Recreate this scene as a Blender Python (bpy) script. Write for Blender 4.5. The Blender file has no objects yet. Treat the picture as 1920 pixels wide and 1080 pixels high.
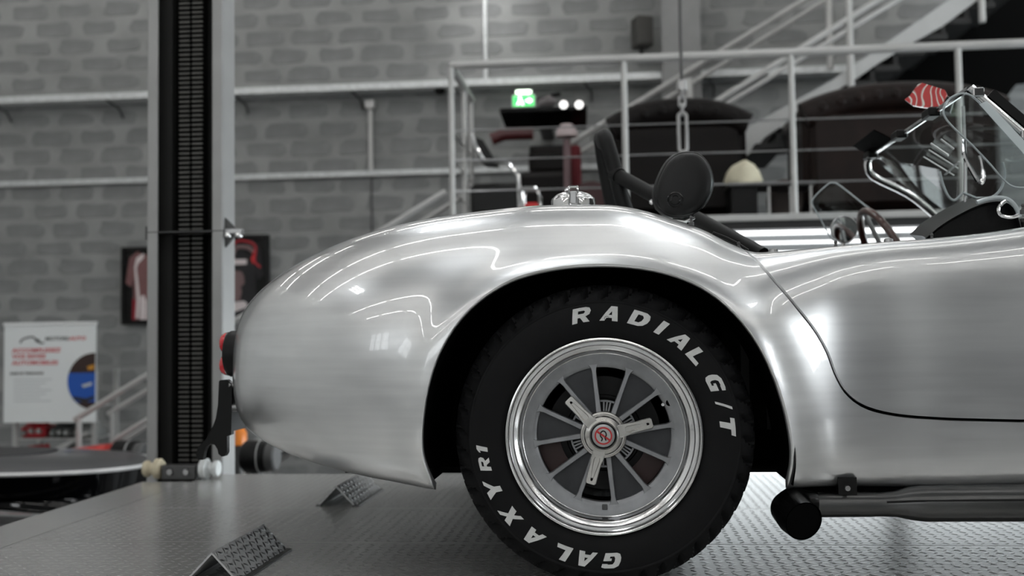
import bpy, bmesh, math, random
import numpy as np
from mathutils import Vector, Matrix
random.seed(7); rng=np.random.default_rng(11)
SC=bpy.context.scene; COL=SC.collection

# ------------------------------------------------------------------ camera
FPX=1920.0; TH=math.radians(5.40); PH=math.radians(2.76); RO=0.014; DC=2.266; HC=0.556
_F=np.array([-math.sin(TH)*math.cos(PH), math.cos(TH)*math.cos(PH), math.sin(PH)])
_R0=np.array([math.cos(TH), math.sin(TH), 0.0]); _U0=np.cross(_R0,_F)
_R=_R0*math.cos(RO)-_U0*math.sin(RO); _U=_U0*math.cos(RO)+_R0*math.sin(RO)
CAM=np.array([0.0176,-DC,HC])
cam=bpy.data.objects.new('camera',bpy.data.cameras.new('camera')); COL.objects.link(cam)
cam.matrix_world=Matrix(((_R[0],_U[0],-_F[0],CAM[0]),(_R[1],_U[1],-_F[1],CAM[1]),(_R[2],_U[2],-_F[2],CAM[2]),(0,0,0,1)))
cam.data.sensor_width=36.0; cam.data.lens=36.0*FPX/1920.0; cam.data.clip_start=.05; cam.data.clip_end=100
cam.data.dof.use_dof=True; cam.data.dof.focus_distance=2.28; cam.data.dof.aperture_fstop=2.6
SC.camera=cam
def ray(u,v): return _F+_R*((u-960)/FPX)-_U*((v-540)/FPX)
def P(u,v,y):
    """point of the place seen at photo pixel (u,v) when it stands at depth y"""
    d=ray(u,v); k=(y+DC)/d[1]; return CAM+d*k
def PZ(u,v,z):
    d=ray(u,v); k=(z-HC)/d[2]; return CAM+d*k
def proj(p):
    q=np.asarray(p,float)-CAM; d=q@_F
    return np.stack([960+FPX*(q@_R)/d, 540-FPX*(q@_U)/d],-1)

# ------------------------------------------------------------------ world, exposure
w=bpy.data.worlds.new('world'); SC.world=w; w.use_nodes=True
w.node_tree.nodes['Background'].inputs[0].default_value=(.75,.85,1,1)
w.node_tree.nodes['Background'].inputs[1].default_value=.6
vs=SC.view_settings; vs.view_transform='Standard'; vs.look='None'; vs.gamma=1; vs.use_curve_mapping=False
vs.exposure=0.75
E_TUBE=9.0; E_ROOF=8.0; E_WIN=1.3; E_MEZ=2.2; E_BAY=8.0
FLOOR=-1.25; CEIL=5.2; YB=7.9; YF=-7.5; XL=-8.5; XR=9.0
def area_light(name,loc,rot,sx,sy,power,col=(1,1,1)):
    l=bpy.data.lights.new(name,'AREA'); l.shape='RECTANGLE'; l.size=sx; l.size_y=sy; l.energy=power; l.color=col
    o=bpy.data.objects.new(name,l); COL.objects.link(o); o.location=loc; o.rotation_euler=rot; return o

# ------------------------------------------------------------------ helpers
def lin(c):
    c=c/255.0
    return c/12.92 if c<=.04045 else ((c+.055)/1.055)**2.4
def rgb(*c):
    if len(c)==1: c=(c[0],)*3
    return tuple(lin(v) for v in c)+(1.0,)
class NT:
    def __init__(s,m): s.t=m.node_tree; s.n=s.t.nodes; s.l=s.t.links
    def add(s,typ,**kw):
        n=s.n.new(typ)
        for k,v in kw.items(): setattr(n,k,v)
        return n
    def link(s,a,b): s.l.new(a,b)
    def math(s,op,a,b=None,c=None,clamp=False):
        n=s.n.new('ShaderNodeMath'); n.operation=op; n.use_clamp=clamp
        for i,v in enumerate((a,b,c)):
            if v is None: continue
            if isinstance(v,(int,float)): n.inputs[i].default_value=v
            else: s.l.new(v,n.inputs[i])
        return n.outputs[0]
MATS={}
def mat(name,col,rough=.5,metal=0.0,coat=0.0,coat_rough=.03,vary=0.0,vscale=(6,6,6),bump=0.0,bscale=80,spec=.5,emit=None,estr=0,rvary=0.0,rscale=(4,4,4)):
    if name in MATS: return MATS[name]
    m=bpy.data.materials.new(name); m.use_nodes=True; t=NT(m); b=t.n['Principled BSDF']
    b.inputs['Base Color'].default_value=col; b.inputs['Roughness'].default_value=rough; b.inputs['Metallic'].default_value=metal
    b.inputs['Coat Weight'].default_value=coat; b.inputs['Coat Roughness'].default_value=coat_rough; b.inputs['Specular IOR Level'].default_value=spec
    if emit: b.inputs['Emission Color'].default_value=emit; b.inputs['Emission Strength'].default_value=estr
    if vary or bump or rvary:
        tc=t.add('ShaderNodeTexCoord')
    if vary:
        mp=t.add('ShaderNodeMapping'); mp.inputs['Scale'].default_value=vscale; t.link(tc.outputs['Object'],mp.inputs[0])
        nz=t.add('ShaderNodeTexNoise'); nz.inputs['Scale'].default_value=1; nz.inputs['Detail'].default_value=6; t.link(mp.outputs[0],nz.inputs['Vector'])
        mx=t.add('ShaderNodeMix',data_type='RGBA'); 
        lo=tuple(max(0,c*(1-vary)) for c in col[:3])+(1,); hi=tuple(min(1,c*(1+vary)) for c in col[:3])+(1,)
        mx.inputs[6].default_value=lo; mx.inputs[7].default_value=hi
        rm=t.add('ShaderNodeMapRange'); rm.inputs[1].default_value=.3; rm.inputs[2].default_value=.7; t.link(nz.outputs[0],rm.inputs[0])
        t.link(rm.outputs[0],mx.inputs[0]); t.link(mx.outputs[2],b.inputs['Base Color'])
    if rvary:
        mp=t.add('ShaderNodeMapping'); mp.inputs['Scale'].default_value=rscale; t.link(tc.outputs['Object'],mp.inputs[0])
        nz=t.add('ShaderNodeTexNoise'); nz.inputs['Scale'].default_value=1; nz.inputs['Detail'].default_value=1.5; t.link(mp.outputs[0],nz.inputs['Vector'])
        rm=t.add('ShaderNodeMapRange'); rm.inputs[1].default_value=.3; rm.inputs[2].default_value=.7; rm.inputs[3].default_value=rough-rvary; rm.inputs[4].default_value=rough+rvary
        t.link(nz.outputs[0],rm.inputs[0]); t.link(rm.outputs[0],b.inputs['Roughness'])
    if bump:
        nz=t.add('ShaderNodeTexNoise'); nz.inputs['Scale'].default_value=bscale; nz.inputs['Detail'].default_value=4; t.link(tc.outputs['Object'],nz.inputs['Vector'])
        bp=t.add('ShaderNodeBump'); bp.inputs['Strength'].default_value=bump; bp.inputs['Distance'].default_value=.01
        t.link(nz.outputs[0],bp.inputs['Height']); t.link(bp.outputs[0],b.inputs['Normal'])
    MATS[name]=m; return m
def glass(name,col=(1,1,1,1),rough=0.0,alpha_mix=.12,ior=1.45,refl=.75):
    """thin clear sheet: mostly see-through with a fresnel gloss"""
    if name in MATS: return MATS[name]
    m=bpy.data.materials.new(name); m.use_nodes=True; t=NT(m); t.n.remove(t.n['Principled BSDF'])
    out=t.n['Material Output']; tr=t.add('ShaderNodeBsdfTransparent'); tr.inputs[0].default_value=col
    gl=t.add('ShaderNodeBsdfGlossy'); gl.inputs['Roughness'].default_value=rough
    fr=t.add('ShaderNodeLayerWeight'); fr.inputs[0].default_value=.5
    ad=t.math('ADD',t.math('MULTIPLY',t.math('POWER',fr.outputs['Facing'],3.5),refl),alpha_mix,clamp=True)
    mx=t.add('ShaderNodeMixShader'); t.link(ad,mx.inputs[0]); t.link(tr.outputs[0],mx.inputs[1]); t.link(gl.outputs[0],mx.inputs[2]); t.link(mx.outputs[0],out.inputs[0])
    MATS[name]=m; return m

class MB:
    """mesh builder: collects simple shapes for ONE mesh"""
    def __init__(s): s.v=[]; s.f=[]
    def add(s,vs,fs):
        o=len(s.v); s.v+= [tuple(map(float,p)) for p in vs]; s.f+=[tuple(o+i for i in f) for f in fs]; return s
    def box(s,x0,x1,y0,y1,z0,z1):
        v=[(x0,y0,z0),(x1,y0,z0),(x1,y1,z0),(x0,y1,z0),(x0,y0,z1),(x1,y0,z1),(x1,y1,z1),(x0,y1,z1)]
        return s.add(v,[(0,3,2,1),(4,5,6,7),(0,1,5,4),(1,2,6,5),(2,3,7,6),(3,0,4,7)])
    def bbox(s,x0,x1,y0,y1,z0,z1,b=.01):
        """box with chamfered edges"""
        X=(x0,x1);Y=(y0,y1);Z=(z0,z1); v=[];idx={}
        for i in (0,1):
            for j in (0,1):
                for k in (0,1):
                    sx=(1-2*i)*b; sy=(1-2*j)*b; sz=(1-2*k)*b
                    for ax in range(3):
                        p=[X[i]+sx,Y[j]+sy,Z[k]+sz]; p[ax]=(X[i],Y[j],Z[k])[ax]; idx[(i,j,k,ax)]=len(v); v.append(p)
        f=[]
        for ax in range(3):
            o=[a for a in range(3) if a!=ax]
            for sd in (0,1):
                q=[]
                for (a,c) in ((0,0),(1,0),(1,1),(0,1)):
                    t=[0,0,0]; t[ax]=sd; t[o[0]]=a; t[o[1]]=c; q.append(idx[(*t,ax)])
                f.append(q)
            for a in (0,1):
                for c in (0,1):
                    q=[]
                    for sd,ax2 in ((0,o[0]),(1,o[0]),(1,o[1]),(0,o[1])):
                        t=[0,0,0]; t[ax]=sd; t[o[0]]=a; t[o[1]]=c; q.append(idx[(*t,ax2)])
                    f.append(q)
        for i in (0,1):
            for j in (0,1):
                for k in (0,1): f.append([idx[(i,j,k,a)] for a in range(3)])
        return s.add(v,f)
    def tube(s,pts,r,n=10,cap=True,closed=False,flat=1.0):
        pts=[Vector(p) for p in pts]; m=len(pts); rs=r if hasattr(r,'__len__') else [r]*m
        rings=[]; up=None; o=len(s.v)
        for i,p in enumerate(pts):
            if closed: d=pts[(i+1)%m]-pts[i-1]
            else: d=(pts[min(i+1,m-1)]-pts[max(i-1,0)])
            d.normalize()
            if up is None:
                up=Vector((0,0,1)) if abs(d.z)<.9 else Vector((0,1,0))
            a=d.cross(up); a.normalize(); b=a.cross(d); b.normalize(); up=b
            for k in range(n):
                t=2*math.pi*k/n; q=p+a*(math.cos(t)*rs[i])+b*(math.sin(t)*rs[i]*flat); s.v.append(tuple(q))
        for i in range(m if closed else m-1):
            j=(i+1)%m
            for k in range(n):
                k2=(k+1)%n; s.f.append((o+i*n+k,o+i*n+k2,o+j*n+k2,o+j*n+k))
        if cap and not closed:
            s.f.append(tuple(o+k for k in reversed(range(n)))); s.f.append(tuple(o+(m-1)*n+k for k in range(n)))
        return s
    def lathe(s,prof,n=64,axis='y',c=(0,0,0),closed=False):
        """prof: list of (radius, along axis)"""
        o=len(s.v); m=len(prof)
        for (r,h) in prof:
            for k in range(n):
                t=2*math.pi*k/n; a,b=r*math.cos(t),r*math.sin(t)
                p={'y':(a,h,b),'z':(a,b,h),'x':(h,a,b)}[axis]; s.v.append((p[0]+c[0],p[1]+c[1],p[2]+c[2]))
        for i in range(m if closed else m-1):
            j=(i+1)%m
            for k in range(n):
                k2=(k+1)%n; s.f.append((o+i*n+k,o+i*n+k2,o+j*n+k2,o+j*n+k))
        return s
    def prism(s,poly,h0,h1,axis='y'):
        """poly: list of 2-D points extruded along axis"""
        n=len(poly); o=len(s.v)
        for h in (h0,h1):
            for (a,b) in poly:
                s.v.append({'y':(a,h,b),'z':(a,b,h),'x':(h,a,b)}[axis])
        s.f.append(tuple(o+i for i in range(n))); s.f.append(tuple(o+n+i for i in reversed(range(n))))
        for i in range(n):
            j=(i+1)%n; s.f.append((o+i,o+n+i,o+n+j,o+j))
        return s
    def plate(s,pts,th):
        """3-D planar outline given thickness along its normal"""
        pts=[Vector(p) for p in pts]; nrm=Vector((0,0,0)); c=sum(pts,Vector())/len(pts)
        for i in range(len(pts)): nrm+=(pts[i]-c).cross(pts[(i+1)%len(pts)]-c)
        nrm.normalize(); n=len(pts); o=len(s.v)
        for sg in (-.5,.5):
            for p in pts: s.v.append(tuple(p+nrm*th*sg))
        s.f.append(tuple(o+i for i in reversed(range(n)))); s.f.append(tuple(o+n+i for i in range(n)))
        for i in range(n):
            j=(i+1)%n; s.f.append((o+i,o+j,o+n+j,o+n+i))
        return s
    def mesh(s,name='m',smooth=None):
        me=bpy.data.meshes.new(name); me.from_pydata(s.v,[],s.f)
        bm=bmesh.new(); bm.from_mesh(me); bmesh.ops.recalc_face_normals(bm,faces=bm.faces); bm.to_mesh(me); bm.free()
        if smooth is not None:
            me.polygons.foreach_set('use_smooth',[True]*len(me.polygons))
            if smooth<180: me.set_sharp_from_angle(angle=math.radians(smooth))
        return me
def obj(name,me,m,parent=None,loc=None,rot=None):
    if isinstance(me,MB): me=me.mesh(name,35)
    if m is not None and not me.materials: me.materials.append(m)
    o=bpy.data.objects.new(name,me); COL.objects.link(o)
    if parent is not None: o.parent=parent
    if loc is not None: o.location=loc
    if rot is not None: o.rotation_euler=rot
    return o
def thing(name,label,cat,loc=(0,0,0),rot=None,group=None):
    o=bpy.data.objects.new(name,None); COL.objects.link(o); o.location=tuple(float(c) for c in loc); o.empty_display_size=.1
    if rot is not None: o.rotation_euler=rot
    o['label']=label; o['category']=cat
    if group: o['group']=group
    return o
def tag(o,label,cat,group=None):
    o['label']=label; o['category']=cat
    if group: o['group']=group
    return o
def struct(name,me,m,label,cat,loc=None,rot=None):
    o=obj(name,me,m,None,loc,rot); o['kind']='structure'; o['label']=label; o['category']=cat; return o
def dup(root,loc,rot=None,label=None):
    def cp(o,par):
        c=o.copy(); COL.objects.link(c); c.parent=par
        for ch in o.children: cp(ch,c)
        return c
    r=cp(root,root.parent); r.location=loc
    if rot is not None: r.rotation_euler=rot
    if label: r['label']=label
    return r
def spline(pts,n):
    """Catmull-Rom through points (any dimension), n samples in all"""
    p=np.array(pts,float); m=len(p); q=np.vstack([2*p[0]-p[1],p,2*p[-1]-p[-2]]); out=[]
    for t in np.linspace(0,m-1-1e-9,n):
        i=int(t); f=t-i; a,b,c,d=q[i],q[i+1],q[i+2],q[i+3]
        out.append(.5*((2*b)+(-a+c)*f+(2*a-5*b+4*c-d)*f*f+(-a+3*b-3*c+d)*f**3))
    return np.array(out)
def text_mesh(body,size,extrude=.001,shear=0.0,offset=0.0,space=1.0,align='CENTER',xs=1.0):
    cu=bpy.data.curves.new('t','FONT'); cu.body=body; cu.size=size; cu.extrude=extrude; cu.shear=shear; cu.offset=offset; cu.space_character=space
    cu.align_x=align; cu.align_y='CENTER'; cu.resolution_u=3
    ob=bpy.data.objects.new('t',cu); COL.objects.link(ob)
    dg=bpy.context.evaluated_depsgraph_get(); me=bpy.data.meshes.new_from_object(ob.evaluated_get(dg))
    bpy.data.objects.remove(ob); bpy.data.curves.remove(cu); me.materials.clear()
    if xs!=1.0:
        for v in me.vertices: v.co.x*=xs
    return me
def mesh_arrays(me):
    return [tuple(v.co) for v in me.vertices],[tuple(p.vertices) for p in me.polygons]

# ------------------------------------------------------------------ materials
M_WALLMORT=mat('mortar_paint',rgb(138,139,138),.8,vary=.14,vscale=(3,3,3),bump=.3,bscale=60)
M_BLOCK=mat('block_paint',rgb(123,124,124),.85,vary=.16,vscale=(5,5,5),bump=.5,bscale=90)
M_WHITEWALL=mat('light_wall_paint',rgb(212,212,210),.8,vary=.06)
M_FLOOR=mat('hall_floor',rgb(150,150,150),.35,vary=.15)
M_CEIL=mat('ceiling_panel',rgb(150,150,150),.8,vary=.05)
M_GALV=mat('galvanised',rgb(200,203,203),.45,.3,vary=.12,vscale=(20,20,20))
M_RAIL=mat('rail_paint',rgb(176,176,174),.4,.25,vary=.06)
M_BLACK=mat('black_satin',rgb(14),.45,spec=.22)
M_BLACKM=mat('black_matt',rgb(6),.85,spec=.05)
M_BLACKG=mat('black_gloss',rgb(7),.15,spec=.35)
M_CHROME=mat('chrome',rgb(225),.07,1.0)
M_STEEL=mat('brushed_steel',rgb(165),.32,1.0,vary=.08)
M_DKSTEEL=mat('dark_steel',rgb(82),.42,.6,vary=.1)
M_RUBBER=mat('rubber',rgb(17,17,18),.62,vary=.12,vscale=(25,25,25),bump=.05,bscale=300,spec=.16)
M_LETTER=mat('tyre_letter',rgb(205,205,203),.7,vary=.06,vscale=(60,60,60))
M_WHITE=mat('white_paint',rgb(232,234,234),.5)
M_RED=mat('red_gloss',rgb(190,24,30),.35)
def emit(name,col,strength):
    m=bpy.data.materials.new(name); m.use_nodes=True; t=NT(m); t.n.remove(t.n['Principled BSDF'])
    e=t.add('ShaderNodeEmission'); e.inputs[0].default_value=col; e.inputs[1].default_value=strength; t.link(e.outputs[0],t.n['Material Output'].inputs[0]); return m
M_TUBE=emit('tube_light',(1,.98,.95,1),E_TUBE)
M_ROOF=emit('rooflight_daylight',(.95,.98,1,1),E_ROOF)
M_WIN=emit('window_daylight',(.95,.98,1,1),E_WIN)
M_ADDGLOW=emit('added_panel_glow',(.9,.97,1,1),2.4)
M_SIDE=emit('side_window_daylight',(.93,.97,1,1),6.0)
M_BAY=emit('bay_daylight',(.88,.96,1,1),E_BAY)
M_MEZ=emit('strip_light',(.97,.99,1,1),E_MEZ)
# lacquered hand-brushed aluminium
M_BODY=mat('brushed_aluminium_lacquer',rgb(204,205,206),.32,.92,coat=1.0,coat_rough=.015)
def brush(m):
    t=NT(m); b=t.n['Principled BSDF']; b.inputs['Coat IOR'].default_value=1.75
    tc=t.add('ShaderNodeTexCoord')
    def nz(sc,det):
        mp=t.add('ShaderNodeMapping'); mp.inputs['Scale'].default_value=sc; t.link(tc.outputs['Object'],mp.inputs[0])
        n=t.add('ShaderNodeTexNoise'); n.inputs['Scale'].default_value=1; n.inputs['Detail'].default_value=det; t.link(mp.outputs[0],n.inputs['Vector']); return n.outputs[0]
    a=nz((2.2,2.2,4.5),3); c=nz((3.0,3.0,55.0),2)
    k=t.math('ADD',t.math('MULTIPLY',a,.80),t.math('MULTIPLY',c,.20))
    cr=t.add('ShaderNodeValToRGB'); cr.color_ramp.elements[0].position=.36; cr.color_ramp.elements[0].color=rgb(204,205,206); cr.color_ramp.elements[1].position=.64; cr.color_ramp.elements[1].color=rgb(236,237,237)
    t.link(k,cr.inputs[0]); t.link(cr.outputs[0],b.inputs['Base Color'])
brush(M_BODY)
# ------------------------------------------------------------------ the hall
struct('floor',MB().box(XL,XR,YF,YB,FLOOR-.2,FLOOR),M_FLOOR,'grey hall floor below the lift','floor')
struct('ceiling',MB().box(XL-.2,XR+.2,YF-.2,YB+.2,CEIL,CEIL+.2),M_CEIL,'pale grey hall ceiling','ceiling')
struct('wall_left',MB().box(XL-.2,XL,YF,YB,FLOOR,CEIL),M_WHITEWALL,'plain grey side wall on the left','wall')
struct('wall_right',MB().box(XR,XR+.2,YF,YB,FLOOR,CEIL),M_WHITEWALL,'plain grey side wall on the right','wall')
struct('wall_front',MB().box(XL-.2,XR+.2,YF-.2,YF,FLOOR,CEIL),M_WHITEWALL,'plain light wall behind the viewer','wall')
wb=struct('wall_back',MB().box(XL-.2,XR+.2,YB,YB+.25,FLOOR,CEIL),M_WALLMORT,'grey painted concrete block wall at the back of the hall','wall')
CO=.193; BL=.505
def block_mesh(i,wd=.425,ht=.142):
    r=random.Random(i); pts=[]
    wd*=r.uniform(.86,1.06); ht*=r.uniform(.86,1.1); c=.035
    base=[(-wd/2+c,-ht/2),(0,-ht/2),(wd/2-c,-ht/2),(wd/2,-ht/2+c),(wd/2,ht/2-c),(wd/2-c,ht/2),(0,ht/2),(-wd/2+c,ht/2),(-wd/2,ht/2-c),(-wd/2,-ht/2+c)]
    base=[(a+r.uniform(-.018,.018),b+r.uniform(-.013,.013)) for a,b in base]
    inn=[(a*.97,b*.9) for a,b in base]; n=len(base); mb=MB()
    mb.add([(a,.004,b) for a,b in base]+[(a,-.006,b) for a,b in inn],[tuple(range(2*n-1,n-1,-1))]+[(k,(k+1)%n,n+(k+1)%n,n+k) for k in range(n)])
    return mb
BV=[block_mesh(i) for i in range(10)]; BM=[b.mesh('block',None) for b in BV]
for m_ in BM: m_.materials.append(M_BLOCK)
rest=MB(); nvis=0; row=0; z=FLOOR+.1
while z<CEIL-.05:
    x=XL+.2+(BL/2 if row%2 else 0)+random.uniform(-.03,.03)
    while x<XR-.2:
        k=random.randrange(10); px=x+random.uniform(-.02,.02); u,v=proj((px,YB,z))
        vis=(-40<u<1960 and -20<v<420 and not(u>1500 and v>60)) or (-40<u<520 and v<640)
        if vis and v>-20 and nvis<300:
            o=obj('block',BM[k],None,wb,(px,YB,z)); nvis+=1
        else:
            rest.add([(a+px,b+YB,c+z) for a,b,c in BV[k].v],BV[k].f)
        x+=BL
    z+=CO; row+=1
o=obj('block_courses',rest.mesh('block_courses',None),M_BLOCK,wb); o['kind']='stuff'
print('blocks in view',nvis)
struct('added_shutter',MB().box(2.9,8.9,YF,YF+.05,FLOOR,3.9),mat('added_shutter_dark',rgb(30),.6),'unseen dark shutter added in the front wall','door')  # added behind the viewer so the car door reflects something dark
# daylight windows high in the front wall (their panes show as reflections in the coachwork)
for i,xc in enumerate((-7.0,-4.6,-2.2,.2)):
    wn=struct('window_%d'%(i+1),MB().box(xc-1.0,xc+1.0,YF-.01,YF+.02,1.6,3.4),M_WIN,'daylight window pane high in the front wall','window')
    fr=MB()
    for a in (-1.0,-.33,.33,1.0): fr.box(xc+a-.035,xc+a+.035,YF+.02,YF+.08,1.55,3.45)
    for c in (1.58,2.5,3.42): fr.box(xc-1.03,xc+1.03,YF+.02,YF+.075,c-.035,c+.035)
    obj('window_frame',fr,M_RAIL,wn)
# glazed bay in the right-hand wall
bay=struct('window_12',MB().box(XR-.02,XR+.01,1.6,6.4,FLOOR+.3,2.6),M_BAY,'large glazed daylight bay in the right-hand wall','window')
fr=MB()
for y_ in (1.6,2.8,4.0,5.2,6.4): fr.box(XR-.09,XR-.021,y_-.04,y_+.04,FLOOR+.25,2.65)
for z_ in (FLOOR+.3,.6,2.6): fr.box(XR-.085,XR-.021,1.56,6.44,z_-.04,z_+.04)
obj('window_frame',fr,M_RAIL,bay)
# rooflights
for i,(xc,yc) in enumerate(((-1.75,2.9),(.95,2.0),(-.95,-1.75),(-5.6,-1.75),(5.2,2.6),(5.2,-1.75))):
    rl=struct('window_%d'%(i+6),MB().box(xc-.36,xc+.36,yc-.5,yc+.5,CEIL-.03,CEIL+.01),M_ROOF,'small translucent rooflight in the ceiling','rooflight')
    fr=MB()
    for a in (-.36,-.12,.12,.36): fr.box(xc+a-.022,xc+a+.022,yc-.52,yc+.52,CEIL-.07,CEIL-.03)
    for c in (-.5,0,.5): fr.box(xc-.38,xc+.38,yc+c-.022,yc+c+.022,CEIL-.068,CEIL-.03)
    obj('window_frame',fr,M_RAIL,rl)
sw_=struct('window_14',MB().box(XR-.02,XR+.01,-6.7,-4.7,.1,2.1),M_SIDE,'daylight window in the right-hand wall near the front','window')
fr=MB()
for y_ in (-6.7,-6.03,-5.37,-4.7): fr.box(XR-.08,XR-.021,y_-.035,y_+.035,.06,2.14)
for z_ in (.1,1.1,2.1): fr.box(XR-.078,XR-.021,-6.74,-4.66,z_-.035,z_+.035)
obj('window_frame',fr,M_RAIL,sw_)
# rows of fluorescent battens under the ceiling
TM=MB().tube([(-.80,0,-.06),(.80,0,-.06)],.028,8).mesh('tube',35); HM=MB().bbox(-.85,.85,-.06,.06,-.03,.03,.008).mesh('housing',None)
for yy,lb in ((-6.3,'nearest the front wall'),(-4.3,'second from the front wall'),(-.4,'above the silver car'),(1.1,'above the lift column'),(4.6,'above the mezzanine edge'),(6.6,'nearest the back wall')):
    t=thing('ceiling_light','long row of fluorescent battens under the ceiling '+lb,'ceiling light',(0,yy,CEIL-.0301),None,'rows of fluorescent battens')
    for k in range(9):
        xx=-7.6+1.9*k; obj('housing',HM,M_WHITE,t,(xx,0,0)); obj('tube',TM,M_TUBE,t,(xx,0,0))
# ------------------------------------------------------------------ the lift deck
def tread_material(name,col,rough,metal,cell=.034,strength=.6,vary=.12):
    m=mat(name,col,rough,metal,vary=vary,vscale=(1.5,1.5,1.5)); t=NT(m); b=t.n['Principled BSDF']
    tc=t.add('ShaderNodeTexCoord'); sp=t.add('ShaderNodeSeparateXYZ'); t.link(tc.outputs['Object'],sp.inputs[0])
    X=t.math('MULTIPLY',sp.outputs[0],1/cell); Y=t.math('MULTIPLY',sp.outputs[1],1/cell)
    cx=t.math('FLOOR',X); cy=t.math('FLOOR',Y); fx=t.math('SUBTRACT',t.math('SUBTRACT',X,cx),.5); fy=t.math('SUBTRACT',t.math('SUBTRACT',Y,cy),.5)
    par=t.math('FLOORED_MODULO',t.math('ADD',cx,cy),2.0); sg=t.math('SUBTRACT',t.math('MULTIPLY',par,2.0),1.0)
    s=.7071; a=t.math('MULTIPLY',t.math('ADD',fx,t.math('MULTIPLY',fy,sg)),s); c=t.math('MULTIPLY',t.math('SUBTRACT',fy,t.math('MULTIPLY',fx,sg)),s)
    d=t.math('ADD',t.math('POWER',t.math('ABSOLUTE',t.math('DIVIDE',a,.52)),2.0),t.math('POWER',t.math('ABSOLUTE',t.math('DIVIDE',c,.13)),2.0))
    h=t.math('SUBTRACT',1.0,d,clamp=True); h=t.math('SQRT',h)
    nz=t.add('ShaderNodeTexNoise'); nz.inputs['Scale'].default_value=55; nz.inputs['Detail'].default_value=3; t.link(tc.outputs['Object'],nz.inputs['Vector'])
    h=t.math('ADD',h,t.math('MULTIPLY',nz.outputs[0],.25))
    bp=t.add('ShaderNodeBump'); bp.inputs['Strength'].default_value=strength; bp.inputs['Distance'].default_value=.0004
    t.link(h,bp.inputs['Height']); t.link(bp.outputs[0],b.inputs['Normal']); return m
M_DECK=tread_material('deck_tread_plate',rgb(192,192,190),.24,.58,.032,.3)
M_CHOCK=mat('chock_plate',rgb(185),.42,.5,vary=.1,vscale=(9,9,9))
DX0=-1.85; DX1=4.0
dk=thing('car_lift','steel tread-plate platform of the car lift under the silver car','car lift',(0,.7,-.14))
def dpart(name,x0,x1,y0,y1,m=None,z0=-.14,z1=0,b=.004): return obj(name,MB().box(x0,x1,y0-.7,y1-.7,z0+.14,z1+.14),m or M_DECK,dk)
dpart('runway_plate',-1.648,DX1,-.95,.517)
dpart('centre_plate',-1.648,DX1,.523,1.077)
dpart('runway_plate',-1.648,DX1,1.083,1.93)
dpart('end_plate',DX0,-1.652,-.95,1.02)
dpart('end_plate',DX0,-1.652,1.023,1.70)
# raised tread lozenges on the plates
def treads(x0,x1,y0,y1,pitch=.031):
    nx_=int((x1-x0)/pitch); ny_=int((y1-y0)/pitch); ii,jj=np.meshgrid(np.arange(nx_),np.arange(ny_),indexing='ij'); ii=ii.ravel(); jj=jj.ravel()
    cx=x0+(ii+.5)*pitch; cy=y0+(jj+.5)*pitch; sg=np.where((ii+jj)%2==0,1.0,-1.0); s=.7071
    ax=np.full_like(cx,s); ay=sg*s; bx=-ay; by=ax; L=.0115; W=.0030; H=.0006
    lp=[(-1,0,0),(-.5,-.8,0),(.5,-.8,0),(1,0,0),(.5,.8,0),(-.5,.8,0),(-.55,0,1),(.55,0,1)]
    Vv=np.stack([np.stack([cx+a*L*ax+b*W*bx,cy+a*L*ay+b*W*by,np.full_like(cx,.00005+h*H)],-1) for a,b,h in lp],1).reshape(-1,3)
    base=(np.arange(len(cx))*8)[:,None]; F=[(0,1,6),(1,2,7,6),(2,3,7),(3,4,7),(4,5,6,7),(5,0,6)]; faces=[]
    for f in F: faces+= (base+np.array(f)[None,:]).tolist()
    me=bpy.data.meshes.new('tread'); me.from_pydata((Vv-np.array([0,.7,-.14])).tolist(),[],faces); me.polygons.foreach_set('use_smooth',[True]*len(faces)); me.materials.append(M_TREADP)
    o=obj('tread_pattern',me,None,dk); o['kind']='stuff'
M_TREADP=mat('deck_tread_raised',rgb(208,208,206),.24,.55)
treads(-1.64,1.7,-.55,.51); treads(-1.64,1.7,.53,1.07); treads(-1.64,1.7,1.09,1.92)
# steel legs under the platform down to the hall floor
for lx in (-1.5,3.6):
    for ly in (-.7,1.7): obj('support_leg',MB().box(lx-.08,lx+.08,ly-.08-.7,ly+.08-.7,FLOOR+.14,.0),M_DKSTEEL,dk)
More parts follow.
